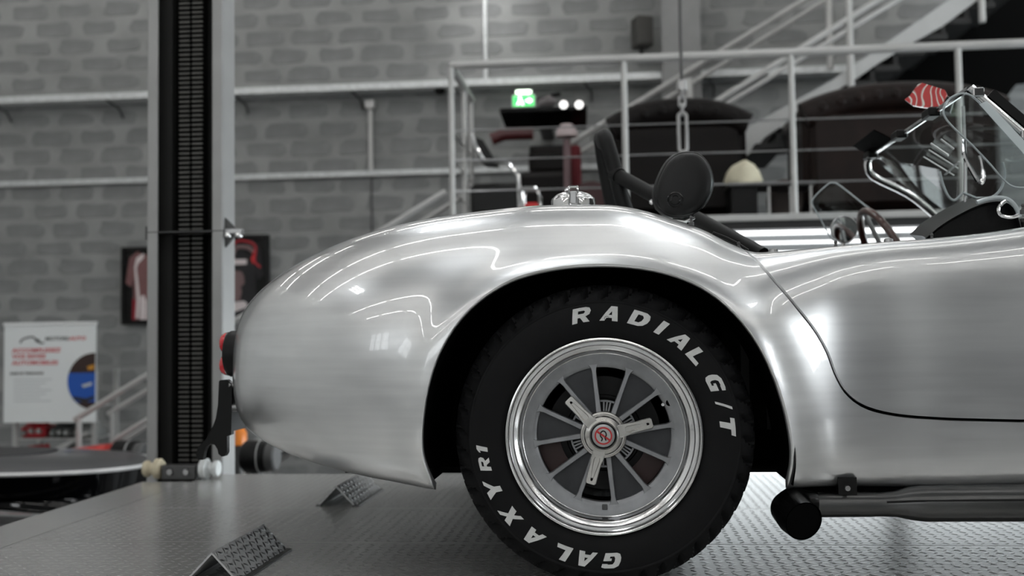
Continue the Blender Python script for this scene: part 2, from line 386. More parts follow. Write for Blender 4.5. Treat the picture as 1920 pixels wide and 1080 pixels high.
# folded tread-plate wheel chocks
def chock(label,x,y0,y1,hw=.066,h=.068):
    t=thing('wheel_chock',label,'wheel chock',(x,(y0+y1)/2,0)); L=(y1-y0)/2; th=.004
    # folded plate: inverted V
    o=[(-hw,0),(0,h),(hw,0)]; i=[(hw-th*1.5,0),(0,h-th*1.5),(-hw+th*1.5,0)]
    obj('folded_plate',MB().prism(o+i,-L,L,'y'),M_CHOCK,t)
    lens=MB()
    for side in (1,-1):
        nrm=Vector((side*h,0,hw)).normalized(); dn=Vector((side*hw,0,-h)).normalized(); W=math.hypot(hw,h)
        nr,nc=5,int(2*L/.021)
        for r in range(nr):
            for c in range(nc):
                cen=Vector((0,0,h))+dn*(W*(r+.6)/nr)+Vector((0,-L+(c+.5)*.021,0))+nrm*.0004
                sg=1 if (r+c)%2 else -1; a=(dn*.55+Vector((0,sg*.85,0))).normalized() if (r+c)%2 else (dn*.85+Vector((0,-.55,0))).normalized(); b=nrm.cross(a)
                ring=[]
                for k in range(8):
                    tt=2*math.pi*k/8; ring.append(cen+a*(.0105*math.cos(tt))+b*(.0030*math.sin(tt)*(1-.3*abs(math.cos(tt)))))
                top=[cen+a*(.005*s_)+nrm*.0022 for s_ in (-1,1)]
                vs=ring+top; fs=[(0,1,9),(1,2,9),(2,8,9),(2,3,8),(3,4,8),(4,5,8),(5,6,8),(6,9,8),(6,7,9),(7,0,9)]
                lens.add(vs,fs)
    o=obj('tread_pattern',lens.mesh('tread',180),M_STEEL,t); o['kind']='stuff'
    base=MB().box(-hw-.004,-hw+.012,-L,L,0,.004).box(hw-.012,hw+.012,-L,L,0,.004); obj('foot_flange',base,M_DKSTEEL,t)
    return t
chock('folded tread-plate wheel chock in the foreground behind the rear tyre',float(P(400,1040,.07)[0]),.06,.42)
chock('folded tread-plate wheel chock farther back beneath the car tail',float(PZ(634,947,0)[0]),1.12,1.50)
# ------------------------------------------------------------------ the silver roadster
YC=0.86
def smooth_tab(tab):
    xs=np.array([t[0] for t in tab],float); ys=np.array([t[1] for t in tab],float)
    # monotone-ish cubic hermite (Catmull/finite difference)
    d=np.diff(ys)/np.diff(xs); m=np.empty_like(ys); m[1:-1]=(d[:-1]*np.diff(xs)[1:]+d[1:]*np.diff(xs)[:-1])/(xs[2:]-xs[:-2]); m[0]=d[0]; m[-1]=d[-1]
    def f(x):
        x=np.clip(np.asarray(x,float),xs[0],xs[-1]); i=np.clip(np.searchsorted(xs,x)-1,0,len(xs)-2)
        h=xs[i+1]-xs[i]; t=(x-xs[i])/h
        return (2*t**3-3*t**2+1)*ys[i]+(t**3-2*t**2+t)*h*m[i]+(-2*t**3+3*t**2)*ys[i+1]+(t**3-t**2)*h*m[i+1]
    return f
XT=-1.075; A=0.72; X0=XT+A; NP=2.3      # tail closing
XN=2.98; AN=0.75; XN0=XN-AN
zt0=smooth_tab([(-1.2,.735),(-.9,.772),(-.77,.797),(-.65,.820),(-.5,.845),(-.3,.869),(-.15,.879),(-.05,.878),(.05,.871),(.12,.853),(.18,.831),(.24,.806),(.30,.771),(.35,.748),(.40,.746),(.5,.752),(.65,.762),(.75,.768),(.9,.782),(1.05,.805),(1.2,.84),(1.6,.87),(2.1,.88),(2.6,.83),(3.1,.72)])
zb0=smooth_tab([(-1.2,.262),(-.9,.256),(-.7,.244),(-.5,.228),(-.36,.214),(-.2,.214),(.3,.220),(.45,.214),(1.2,.212),(2,.215),(3.1,.27)])
yw0=smooth_tab([(-1.2,.045),(-.8,.02),(-.5,-.015),(-.3,-.028),(0,-.03),(.28,-.028),(.36,-.012),(.44,.018),(.52,.047),(.6,.062),(.75,.068),(1.2,.075),(1.6,.05),(2.0,.01),(2.3,.0),(2.6,.03),(3.1,.06)])
zw0=smooth_tab([(-1.2,.50),(-.6,.5),(0,.52),(.45,.53),(.7,.56),(1.2,.56),(2.3,.52),(3.1,.48)])
yt0=smooth_tab([(-1.2,.30),(-.6,.27),(-.2,.26),(.1,.24),(.3,.20),(.42,.17),(.8,.165),(1.2,.18),(2,.25),(3.1,.3)])
zc0=smooth_tab([(-1.2,.775),(-.7,.825),(-.3,.862),(.1,.845),(.35,.745),(.8,.775),(1.05,.82),(1.25,.90),(1.8,.90),(2.4,.86),(3.1,.72)])
nu0=smooth_tab([(-1.2,2.1),(0,2.1),(.3,2.3),(.5,2.9),(1.2,2.9),(1.7,2.3),(3.1,2.1)])
tb0=smooth_tab([(-1.2,.16),(-.8,.13),(-.4,.08),(0,.08),(.4,.07),(.6,.05),(1.2,.05),(3.1,.12)])
ZM=.475
def closing(x,n):
    x=np.asarray(x,float); s=np.ones_like(x)
    t=np.clip((X0-x)/A,0,1); s=np.where(x<X0,(1-t**n)**(1/n),s)
    t=np.clip((x-XN0)/AN,0,1); s=np.where(x>XN0,(1-t**n)**(1/n),s)
    return s
NZ=2.6
def section(x,tt):
    """tt in [0,1]: bottom outer (0) .. widest(.4) .. crest (.7) .. centre (1); returns y,z for near half"""
    S=closing(x,NP); SZ=closing(x,NZ)
    yw,zw,yt,zt,zb,zc,nu,tb=[f(x) for f in (yw0,zw0,yt0,zt0,zb0,zc0,nu0,tb0)]
    zt=ZM+(zt-ZM)*SZ; zb=ZM+(zb-ZM)*SZ; zc=ZM+(zc-ZM)*SZ; zw=ZM+(zw-ZM)*SZ
    y=np.empty_like(tt); z=np.empty_like(tt)
    a=tt<.4
    q=(1-tt[a]/.4)*math.pi/2         # pi/2 bottom ->0 widest
    nl=2.4
    y[a]=(yw+tb)-tb*np.cos(q)**(2/nl); z[a]=zw-(zw-zb)*np.sin(q)**(2/nl)
    b=(tt>=.4)&(tt<=.75)
    q=(tt[b]-.4)/.35*math.pi/2
    y[b]=yt-(yt-yw)*np.cos(q)**(2/nu); z[b]=zw+(zt-zw)*np.sin(q)**(2/nu)
    c=tt>.75
    k=(tt[c]-.75)/.25
    y[c]=yt+(YC-yt)*k; z[c]=zt+(zc-zt)*(k*k*(3-2*k))
    y=YC+(y-YC)*S
    return y,z
def grid(nx=260,nt=120,xa=None,xb=None):
    ph=np.linspace(0,1,nx)
    # dense at ends
    x=np.concatenate([XT+A*(1-np.cos(np.linspace(0,math.pi/2,70)))[:-1], np.linspace(X0,XN0,150), (XN-AN*(1-np.cos(np.linspace(math.pi/2,0,40))))[1:]])
    tt=np.concatenate([np.linspace(0,.4,40)[:-1],np.linspace(.4,.75,50)[:-1],np.linspace(.75,1,24)])
    V=np.empty((len(x),len(tt),3))
    for i,xx in enumerate(x):
        y,z=section(xx,tt); V[i,:,0]=xx; V[i,:,1]=y; V[i,:,2]=z
    return x,tt,V

def clip(V,N,F,g):
    """keep g>0; returns V,N,F with the faces cut along g=0"""
    V=list(map(tuple,V)); N=list(map(tuple,N)); cache={}; out=[]
    def cut(i,j):
        k=(min(i,j),max(i,j))
        if k not in cache:
            t=g[i]/(g[i]-g[j]); V.append(tuple(V[i][c]+(V[j][c]-V[i][c])*t for c in range(3))); n=np.array([N[i][c]+(N[j][c]-N[i][c])*t for c in range(3)]); N.append(tuple(n/np.linalg.norm(n))); cache[k]=len(V)-1
        return cache[k]
    for f in F:
        gs=[g[i] for i in f]
        if min(gs)>0: out.append(f); continue
        if max(gs)<=0: continue
        p=[]
        for a in range(len(f)):
            i,j=f[a],f[(a+1)%len(f)]
            if g[i]>0: p.append(i)
            if (g[i]>0)!=(g[j]>0): p.append(cut(i,j))
        if len(p)>2: out.append(tuple(p))
    used=sorted({i for f in out for i in f}); mp={o:i for i,o in enumerate(used)}
    return np.array([V[i] for i in used]),np.array([N[i] for i in used]),[tuple(mp[i] for i in f) for f in out]
def sdist(px,pz,poly):
    """signed distance (positive outside) to a closed polygon"""
    a=np.asarray(poly,float); b=np.roll(a,-1,0); d=np.full(px.shape,1e9); ins=np.zeros(px.shape,bool)
    for (ax,az),(bx,bz) in zip(a,b):
        ex,ez=bx-ax,bz-az; L=ex*ex+ez*ez+1e-18; t=np.clip(((px-ax)*ex+(pz-az)*ez)/L,0,1)
        d=np.minimum(d,(px-ax-t*ex)**2+(pz-az-t*ez)**2)
        c=((az>pz)!=(bz>pz)); xi=(bx-ax)*(pz-az)/(bz-az+1e-18)+ax; ins^=(c&(px<xi))
    d=np.sqrt(d); return np.where(ins,-d,d)
ARCH_PX=[(815,960),(806,917),(792,865),(790,820),(796,765),(809,705),(832,648),(867,594),(911,552),(961,522),(1022,504),(1090,495),(1160,495),(1230,504),(1290,523),(1341,553),(1386,596),(1425,650),(1456,711),(1478,775),(1490,830),(1493,870),(1489,905),(1480,960)]
_a=spline(ARCH_PX,140); ARCH=[(P(u,v,-.03)[0],P(u,v,-.03)[2]) for u,v in _a]
DOOR_PX=[(1400,452),(1409,475),(1440,521),(1482,573),(1522,622),(1546,662),(1562,702),(1585,738),(1622,764),(1680,779),(1760,786),(1840,789),(1920,791)]
_d=spline(DOOR_PX,90); DOORP=[(P(u,v,.07)[0],P(u,v,.07)[2]) for u,v in _d]
DOOR=DOORP+[(1.10,DOORP[-1][1]+.004),(1.16,DOORP[-1][1]+.05),(1.19,.6),(1.15,1.1),(DOORP[0][0]-.01,1.1)]
FW=(2.27,.336); FARCH=[(FW[0]+.40*math.cos(t),FW[1]+.02+.385*math.sin(t)) for t in np.linspace(-.45,math.pi+.45,90)]+[(FW[0]-.36,-.1),(FW[0]+.36,-.1)]
gx,gt,GV=grid()
nx,nt=GV.shape[:2]
dA=sdist(GV[...,0],GV[...,2],ARCH); dF=sdist(GV[...,0],GV[...,2],FARCH)
side=np.clip((.45-gt)/.15,0,1)[None,:]*0+1.0
for d_,amp in ((dA,.020),(dF,.018)):
    q=np.clip(d_,0,None); GV[...,1]-=amp*np.exp(-(q/.05)**2)*np.clip((.25-GV[...,1])/.15,0,1)
GN=np.cross(np.gradient(GV,axis=1),np.gradient(GV,axis=0)); GN/=np.linalg.norm(GN,axis=2,keepdims=True)+1e-12
if GN[nx//2,40,1]>0: GN=-GN
GN[0,:]=(-1,0,0); GN[-1,:]=(1,0,0)
FQ=[]
for i in range(nx-1):
    for j in range(nt-1): FQ.append((i*nt+j,(i+1)*nt+j,(i+1)*nt+j+1,i*nt+j+1))
V0=GV.reshape(-1,3); N0=GN.reshape(-1,3)
def gcock(V): return (np.abs((V[:,0]-.69)/.50)**3+np.abs((V[:,1]-YC)/.605)**3)**(1/3)-1+np.where(V[:,2]<.5,9,0)
def mirror(V,N,F):
    V=V.copy(); N=N.copy(); V[:,1]=2*YC-V[:,1]; N[:,1]*=-1; return V,N,[tuple(reversed(f)) for f in F]
def flange(V,N,F,depth):
    """short return along every open edge (not along the centre line)"""
    cnt={}
    for f in F:
        for a in range(len(f)):
            e=(f[a],f[(a+1)%len(f)]); k=(min(e),max(e)); cnt.setdefault(k,[]).append(e)
    fv=[];fn=[];ff=[]
    for k,es in cnt.items():
        if len(es)!=1: continue
        i,j=es[0]
        if abs(V[i][1]-YC)<1e-3 and abs(V[j][1]-YC)<1e-3: continue
        a,b=V[i],V[j]; na,nb=-N[i]*depth,-N[j]*depth; e=b-a; L=np.linalg.norm(e)
        if L<1e-7: continue
        nn=np.cross(e/L,N[i]); o=len(fv); fv+=[a,b,b+nb,a+na]; fn+=[nn*.7+N[i]*.7,nn*.7+N[j]*.7,nn,nn]; ff.append((o,o+3,o+2,o+1))
    return np.array(fv),np.array(fn),ff
def join(*parts):
    V=[];N=[];F=[];o=0
    for v,n,f in parts:
        if len(v)==0: continue
        V.append(v);N.append(n);F+=[tuple(i+o for i in q) for q in f]; o+=len(v)
    return np.vstack(V),np.vstack(N),F
def nmesh(name,V,N,F):
    me=bpy.data.meshes.new(name); me.from_pydata([tuple(map(float,v)) for v in V],[],F); me.polygons.foreach_set('use_smooth',[True]*len(F))
    N=N/(np.linalg.norm(N,axis=1,keepdims=True)+1e-12)
    me.normals_split_custom_set_from_vertices([tuple(map(float,n)) for n in N]); return me
car=thing('sports_car','silver open-top sports car with flared rear fender standing on the lift','car',(0,.86,.0008))
def cpart(name,me,m,parent=None,loc=(0,0,0)):
    """world-coordinates mesh as a part of the car"""
    o=obj(name,me,m,parent if parent is not None else car)
    o.location=(loc[0],loc[1]-.86,loc[2]) if parent is None else loc
    return o
GAP=.0036
def side_shell(door):
    V,N,F=V0,N0,FQ
    V,N,F=clip(V,N,F,sdist(V[:,0],V[:,2],ARCH)); V,N,F=clip(V,N,F,sdist(V[:,0],V[:,2],FARCH)); V,N,F=clip(V,N,F,gcock(V))
    g=sdist(V[:,0],V[:,2],DOOR); g=np.where(V[:,1]>.5,1,g)
    A=clip(V,N,F,g-GAP); B=clip(V,N,F,-g-GAP); return A,B
SA,SB=side_shell(True)
BA=join(SA,flange(*SA,.016)); BB=join(SB,flange(*SB,.016))
MA=mirror(*BA); MBm=mirror(*BB)
cpart('body_shell',nmesh('body',*join(BA,MA)),M_BODY)
dn=cpart('door',nmesh('door',*BB),M_BODY); cpart('door',nmesh('door_far',*MBm),M_BODY)
# dark inner skin behind the panel gaps and the wheel wells
V,N,F=clip(V0,N0,FQ,sdist(V0[:,0],V0[:,2],ARCH)-.004); V,N,F=clip(V,N,F,sdist(V[:,0],V[:,2],FARCH)-.004); V,N,F=clip(V,N,F,gcock(V)-.01)
V=V-N*.017; inn=join((V,N,F),mirror(V,N,F)); cpart('inner_panel',nmesh('inner',*inn),M_BLACKM)
def well(poly,y0,y1,name='wheel_well'):
    c=np.mean(poly,0); q=[p for p in poly if p[1]>.228]; mb=MB(); n=len(q)
    q=[((p[0]-c[0])*1.012+c[0],(p[1]-c[1])*1.012+c[1]) for p in q]
    vs=[(a,y0,b) for a,b in q]+[(a,y1,b) for a,b in q]
    mb.add(vs,[(i,i+1,n+i+1,n+i) for i in range(n-1)]+[tuple(range(n,2*n))]); return mb
for poly in (ARCH,FARCH):
    cpart('wheel_well',well(poly,.0,.44),M_BLACKM); cpart('wheel_well',well(poly,2*YC,2*YC-.44),M_BLACKM)
cpart('floor_pan',MB().box(-.62,2.6,.16,2*YC-.16,.236,.25),M_BLACKM)
# ------------------------------------------------------------------ wheels and tyres
RT=.336
M_RIM=mat('polished_rim',rgb(232),.16,1.0,vary=.05,vscale=(20,20,20))
M_WGREY=mat('wheel_grey_cast',rgb(144,145,147),.45,.75,vary=.12,vscale=(30,30,30),bump=.05,bscale=500)
M_WDARK=mat('wheel_web_cast',rgb(66,67,69),.5,.7,vary=.12,vscale=(30,30,30))
M_CAST=mat('spinner_alloy',rgb(190,188,184),.25,1.0,vary=.08,vscale=(40,40,40))
M_EMRED=mat('emblem_red',rgb(178,28,30),.3,coat=.5)
M_EMSIL=mat('emblem_silver',rgb(185,185,183),.3,.6)
M_CALIPER=mat('caliper_red',rgb(48,24,22),.5)
def tyre_mesh():
    prof=[(.205,.030),(.212,.016),(.219,.009),(.224,.006),(.232,.003),(.245,.0),(.258,-.001),(.272,-.001),(.286,.000),(.292,.0015),(.294,.0005),(.297,.0008),(.299,.003),(.306,.007),(.314,.013),(.321,.020),(.327,.029),(.331,.040),(.334,.054),(.3355,.072),(.336,.095),(.336,.108),(.330,.110),(.330,.116),(.336,.118),(.336,.145)]
    back=[(r,.29-y) for r,y in reversed(prof)]; pr=prof+back; n=352; mb=MB(); m=len(pr)
    for (r,y) in pr:
        for k in range(n):
            t=2*math.pi*k/n; yy=min(y,.29-y); ph=(k+(int(yy*160) if y<.145 else -int(yy*160)))%8
            d=.0
            if r>.3035 and yy<.085 and ph<2: d=.011*min(1,(r-.3035)/.008)
            if r>.325 and .085<=yy and ph in (4,): d=.006
            mb.v.append(((r-d)*math.cos(t),y+(.004 if d and y<.03 else 0),(r-d)*math.sin(t)))
    for i in range(m-1):
        for k in range(n):
            k2=(k+1)%n; mb.f.append((i*n+k,i*n+k2,(i+1)*n+k2,(i+1)*n+k))
    return mb.mesh('tyre',40)
GL={'R':([(0,0),(.42,0),(.42,.33),(.60,.33),(.92,0),(1.42,0),(1.02,.38),(1.30,.50),(1.36,.74),(1.22,.94),(.95,1),(0,1)],[(.42,.58),(.42,.78),(.85,.78),(.95,.70),(.85,.58)]),
'A':([(0,0),(.55,1),(1.0,1),(1.45,0),(1.0,0),(.92,.2),(.50,.2),(.40,0)],[(.58,.40),(.84,.40),(.74,.66)]),
'D':([(0,0),(0,1),(.95,1),(1.28,.88),(1.42,.62),(1.40,.35),(1.20,.10),(.9,0)],[(.45,.24),(.45,.76),(.80,.76),(.95,.62),(.93,.38),(.78,.24)]),
'I':([(0,0),(.48,0),(.48,1),(0,1)],),'L':([(0,0),(0,1),(.46,1),(.46,.26),(1.15,.26),(1.30,0)],),
'G':([(1.30,.72),(1.30,.94),(1.05,1),(.40,1),(.10,.86),(0,.58),(0,.34),(.12,.10),(.38,0),(1.30,0),(1.30,.52),(.70,.52),(.70,.36),(.86,.36),(.86,.22),(.55,.22),(.45,.36),(.45,.60),(.56,.76),(.90,.76),(.92,.72)],),
'/':([(0,0),(.20,0),(.56,1),(.36,1)],),'T':([(.40,0),(.86,0),(.86,.72),(1.26,.72),(1.26,1),(0,1),(0,.72),(.40,.72)],),
'X':([(0,0),(.45,.52),(.05,1),(.60,1),(.80,.72),(1.10,1),(1.45,1),(.98,.52),(1.42,0),(.86,0),(.66,.30),(.36,0)],),
'Y':([(.5,0),(.96,0),(.96,.40),(1.45,1),(1.12,1),(.80,.66),(.55,1),(.0,1),(.5,.42)],),
'1':([(.2,0),(.65,0),(.65,1),(.30,1),(0,.80),(0,.66),(.2,.74)],)}
def glyph(ch,h,xs=.90,shear=.30):
    """bold slanted tyre-side letter as a filled outline, centred"""
    cu=bpy.data.curves.new('g','CURVE'); cu.dimensions='2D'; cu.fill_mode='BOTH'; cu.extrude=.0022
    wmax=max(p[0] for p in GL[ch][0])
    for lp_ in GL[ch]:
        pts=[]
        for a,b in zip(lp_,lp_[1:]+lp_[:1]): pts+=[a,((a[0]+b[0])/2,(a[1]+b[1])/2)]
        sp=cu.splines.new('POLY'); sp.points.add(len(pts)-1); sp.use_cyclic_u=True
        for k,(a,b) in enumerate(pts): sp.points[k].co=(((a-wmax/2)*xs+(b-.5)*shear)*h,(b-.5)*h,0,1)
    ob=bpy.data.objects.new('g',cu); COL.objects.link(ob); dg=bpy.context.evaluated_depsgraph_get(); me=bpy.data.meshes.new_from_object(ob.evaluated_get(dg))
    bpy.data.objects.remove(ob); bpy.data.curves.remove(cu); return mesh_arrays(me)
def arc_text(items,r0,h,par):
    for ch,deg,sc in items:
        v,f=glyph(ch,h*sc); o=[]
        for (x,y,z) in v:
            a=math.radians(deg)-x/r0; r=r0+y; o.append((r*math.cos(a),-.0008-z,r*math.sin(a)))
        bm=bmesh.new(); me=MB().add(o,f).mesh('letter',None); bm.from_mesh(me); bmesh.ops.remove_doubles(bm,verts=bm.verts,dist=1e-5); bm.to_mesh(me); bm.free()
        q=obj('letter',me,M_LETTER,par); q['label']=('raised white letter '+ch) if ch!='/' else 'raised white slash'
LET1=[('R',99.2,1),('A',85.4,1),('D',71.8,1),('I',61.0,1),('A',50.4,1),('L',39.5,1),('G',25.2,1),('/',14.2,1),('T',4.6,1)]
LET2=[('G',-87,1),('A',-99.3,1),('L',-111,1),('A',-125.8,1),('X',-140,1),('Y',-154.5,1),('R',-167.3,.74),('1',-174.0,.74)]
spoke_deg=[7.5+30*k for k in range(12)]
def sector(r0,r1,a0,a1,b0,b1,y0,y1,n=8):
    """wedge plate: inner radius r0 spans a0..a1, outer radius r1 spans b0..b1 (degrees)"""
    pts=[(r0*math.cos(math.radians(a)),r0*math.sin(math.radians(a))) for a in np.linspace(a0,a1,n)]
    pts+=[(r1*math.cos(math.radians(a)),r1*math.sin(math.radians(a))) for a in np.linspace(b1,b0,n)]
    return MB().prism(pts,y0,y1,'y')
def make_wheel():
    ty=cpart('tyre',tyre_mesh(),M_RUBBER,None,(0,0,RT))
    arc_text(LET1,.2695,.0325,ty); arc_text(LET2,.2695,.0325,ty)
    obj('mould_mark',MB().lathe([(.006,-.0025),(.0045,-.0035),(.0045,-.0015)],16,'y',(.012,0,.258)),M_RUBBER,ty)
    rim=[(.205,.06),(.2150,.022),(.2165,.012),(.2168,.002),(.2155,-.002),(.2125,-.003),(.2095,-.0005),(.2075,.006),(.2058,.009),(.2005,.0095),(.1990,.0135),(.1975,.0150),(.1915,.0165),(.1875,.0215),(.1845,.0300),(.1820,.0375),(.1800,.0385),(.1790,.046),(.1790,.20)]
    wh=cpart('wheel',MB().lathe(rim,160).mesh('rim',50),M_RIM,None,(0,0,RT))
    ring=[(.1800,.040),(.1775,.0400),(.170,.0425),(.160,.0440),(.1535,.0450),(.1500,.0480),(.1490,.060),(.1800,.060)]
    obj('centre_ring',MB().lathe(ring,128,closed=True).mesh('ring',40),M_WGREY,wh)
    obj('inner_barrel',MB().lathe([(.178,.055),(.172,.10),(.168,.24)],64),M_BLACKM,wh)
    for k,a in enumerate(spoke_deg):
        # windows between spokes k and k+1 are open for odd k (see photo), spokes lean away from the open ones
        openright=(k%2==0)   # sector a..a+30 open when k even
        ah=a+(-4.5 if openright else 4.5)
        p0=np.array([.044*math.cos(math.radians(ah)),.044*math.sin(math.radians(ah))]); p1=np.array([.157*math.cos(math.radians(a)),.157*math.sin(math.radians(a))])
        d=(p1-p0)/np.linalg.norm(p1-p0); q=np.array([-d[1],d[0]])
        prof=[(0,.0062),(.5,.0052),(.86,.0050),(.94,.0068),(1.0,.0115)]
        L=[p0+(p1-p0)*t+q*w_ for t,w_ in prof]; R=[p0+(p1-p0)*t-q*w_ for t,w_ in reversed(prof)]
        bot=L+R; c=.0012
        L2=[p0+(p1-p0)*t+q*(w_-c) for t,w_ in prof]; R2=[p0+(p1-p0)*t-q*(w_-c) for t,w_ in reversed(prof)]
        n=len(bot); mb=MB(); top=L2+R2
        def ytop(i): return .040 if i in (0,n-1) else (.0415 if i in (1,2,n-2,n-3) else .0435)
        mb.add([(x_,.062,z_) for x_,z_ in bot]+[(x_,ytop(i)+.0016,z_) for i,(x_,z_) in enumerate(bot)]+[(x_,ytop(i),z_) for i,(x_,z_) in enumerate(top)],
               [(i,(i+1)%n,n+(i+1)%n,n+i) for i in range(n)]+[(n+i,n+(i+1)%n,2*n+(i+1)%n,2*n+i) for i in range(n)]+[tuple(2*n+i for i in range(n))])
        obj('spoke',mb.mesh('spoke',30),M_WGREY,wh)
        if not openright:
            obj('web_panel',sector(.05,.1515,a+3,a+27,a+.5,a+29.5,.056,.062),M_WDARK,wh)
        else:
            hb=MB(); 
            for da in (9,15,21):
                t=math.radians(a+da); e=(math.cos(t),math.sin(t)); pv=(-e[1],e[0])
                hb.prism([(e[0]*.046+pv[0]*.0018,e[1]*.046+pv[1]*.0018),(e[0]*.074+pv[0]*.0018,e[1]*.074+pv[1]*.0018),(e[0]*.074-pv[0]*.0018,e[1]*.074-pv[1]*.0018),(e[0]*.046-pv[0]*.0018,e[1]*.046-pv[1]*.0018)],.060,.075,'y')
            arc=[(.0715*math.cos(math.radians(a+d_)),.0715*math.sin(math.radians(a+d_))) for d_ in np.linspace(2,28,8)]+[(.0755*math.cos(math.radians(a+d_)),.0755*math.sin(math.radians(a+d_))) for d_ in np.linspace(28,2,8)]
            hb.prism(arc,.060,.076,'y'); obj('hub_fins',hb,M_WGREY,wh)
    obj('brake_disc',MB().lathe([(.06,.094),(.085,.094),(.087,.090),(.128,.090),(.130,.094),(.130,.105),(.06,.105)],64),M_BLACK,wh)
    for a0 in (185,-60): obj('brake_caliper',sector(.10,.150,a0,a0+34,a0,a0+34,.080,.088),M_CALIPER,wh)
    obj('hub_carrier',MB().lathe([(.0,.075),(.075,.075),(.08,.08),(.08,.12)],48),M_BLACK,wh)
    obj('hub',MB().lathe([(.052,.062),(.052,.034),(.0505,.031),(.047,.030),(.046,.026),(.0,.026)],72).mesh('hub',40),M_CAST,wh)
    # three-eared knock-off spinner
    sp=MB().lathe([(.043,.032),(.043,.020),(.0405,.016),(.034,.014),(.031,.0125),(.030,.014),(.0,.014)],72)
    obj('spinner_boss',sp.mesh('boss',40),M_CAST,wh)
    for a in (134,14,254):
        e=np.array([math.cos(math.radians(a)),math.sin(math.radians(a))]); q=np.array([-e[1],e[0]])
        out=[(.030,.0150),(.042,.0142),(.070,.0118),(.108,.0120),(.1115,.009),(.1115,-.009),(.108,-.0120),(.070,-.0118),(.042,-.0142),(.030,-.0150)]
        inn=[(.050,.0052),(.056,.0072),(.070,.0062),(.098,.0030),(.1035,.0022),(.1045,.0012),(.1045,-.0012),(.1035,-.0022),(.098,-.0030),(.070,-.0062),(.056,-.0072),(.050,-.0052)]
        def W(l,y): return [(*(e*r_+q*s_),y+( .006*max(0,(r_-.045)/.066))) for r_,s_ in l]
        o_t=[(x_,y_,z_) for x_,z_,y_ in W(out,.0165)]; o_b=[(x_,y_+.010,z_) for x_,y_,z_ in o_t]
        o_c=[(x_,y_,z_) for x_,z_,y_ in W([(r_*.995+.0003,s_*.86) for r_,s_ in out],.0145)]
        i_t=[(x_,y_,z_) for x_,z_,y_ in W(inn,.0145)]; i_b=[(x_,y_+.0045,z_) for x_,y_,z_ in [(x_,y_,z_) for x_,z_,y_ in W([(r_*.99+.0008,s_*.75) for r_,s_ in inn],.0145)]]
        mb=MB(); n=len(out); k=len(inn)
        mb.add(o_b+o_t+o_c,[(i,(i+1)%n,n+(i+1)%n,n+i) for i in range(n)]+[(n+i,n+(i+1)%n,2*n+(i+1)%n,2*n+i) for i in range(n)]+[tuple(range(n))])
        me=bpy.data.meshes.new('ear'); bm=bmesh.new()
        vs=[bm.verts.new(p) for p in o_b+o_t+o_c+i_t+i_b]
        for i in range(n):
            j=(i+1)%n; bm.faces.new((vs[i],vs[j],vs[n+j],vs[n+i])); bm.faces.new((vs[n+i],vs[n+j],vs[2*n+j],vs[2*n+i]))
        bm.faces.new([vs[i] for i in range(n)])
        oc=vs[2*n:3*n]; it=vs[3*n:3*n+k]; ib=vs[3*n+k:]
        edges=[]
        for L in (oc,it):
            for i in range(len(L)):
                e_=bm.edges.get((L[i],L[(i+1)%len(L)])) or bm.edges.new((L[i],L[(i+1)%len(L)])); edges.append(e_)
        bmesh.ops.triangle_fill(bm,edges=edges,use_beauty=True)
        # drop triangles that close the slot
        ip=[(vv.co.x,vv.co.z) for vv in it]
        for f in list(bm.faces):
            if all(vv in it for vv in f.verts): bm.faces.remove(f)
        for i in range(k):
            j=(i+1)%k; bm.faces.new((it[i],it[j],ib[j],ib[i]))
        bm.faces.new(ib); bmesh.ops.recalc_face_normals(bm,faces=bm.faces); bm.to_mesh(me); bm.free()
        obj('spinner_ear',me,M_CAST,wh)
        obj('ear_slot',MB().lathe([(.0026,.0185),(.0026,.0160),(.0,.0160)],12,'y',(e[0]*.101,0.0035,e[1]*.101)),M_BLACKM,wh)
    obj('cap_ring',MB().lathe([(.0292,.016),(.0292,.0105),(.0270,.0095),(.0262,.0105),(.0262,.016)],64),M_BLACKG,wh)
    obj('cap_disc',MB().lathe([(.0262,.0125),(.0250,.0102),(.0195,.0092),(.0,.0092)],64),M_STEEL,wh)
    obj('emblem_field',MB().lathe([(.0185,.0092),(.0185,.0084),(.0,.0084)],48),M_EMSIL,wh)
    obj('emblem_ring',MB().lathe([(.0195,.0090),(.0195,.0074),(.0160,.0074),(.0160,.0090)],64),M_EMRED,wh)
    a=math.radians(-35); e=(math.cos(a),math.sin(a)); q=(-e[1],e[0])
    obj('emblem_bar',MB().prism([(e[0]*s*.0170+q[0]*t*.0021,e[1]*s*.0170+q[1]*t*.0021) for s,t in ((-1,-1),(1,-1),(1,1),(-1,1))],.0070,.0084,'y'),M_EMRED,wh)
    sn=spline([(-.0045,-.0115),(-.0025,-.006),(-.0062,-.001),(-.0060,.006),(-.001,.0105),(.0045,.008),(.0062,.0015),(.0035,-.004),(.0055,-.0105)],28)
    obj('emblem_snake',MB().tube([(x_,.0082,z_) for x_,z_ in sn],.0014,6),M_BLACK,wh)
    va=math.radians(25.5)
    obj('valve',MB().lathe([(.0,-.012),(.0035,-.012),(.0042,-.008),(.0035,.0),(.0035,.02)],14,'y',(.153*math.cos(va)-.006,.042,.153*math.sin(va))),M_CHROME,wh)
    obj('valve_hole',MB().lathe([(.0,.0438),(.0075,.0438),(.0075,.05)],20,'y',(.156*math.cos(va)+.006,0,.156*math.sin(va)+.002)),M_BLACKM,wh)
    obj('balance_weight',MB().bbox(-.006,.006,.0365,.046,-.166,-.155,.001),M_DKSTEEL,wh)
    return ty,wh
TY,WH=make_wheel()
for (x_,far) in ((0,True),(FW[0],False),(FW[0],True)):
    for r_ in (TY,WH): dup(r_,(x_,(2*YC if far else 0)-.86,RT),(0,0,math.pi if far else 0))
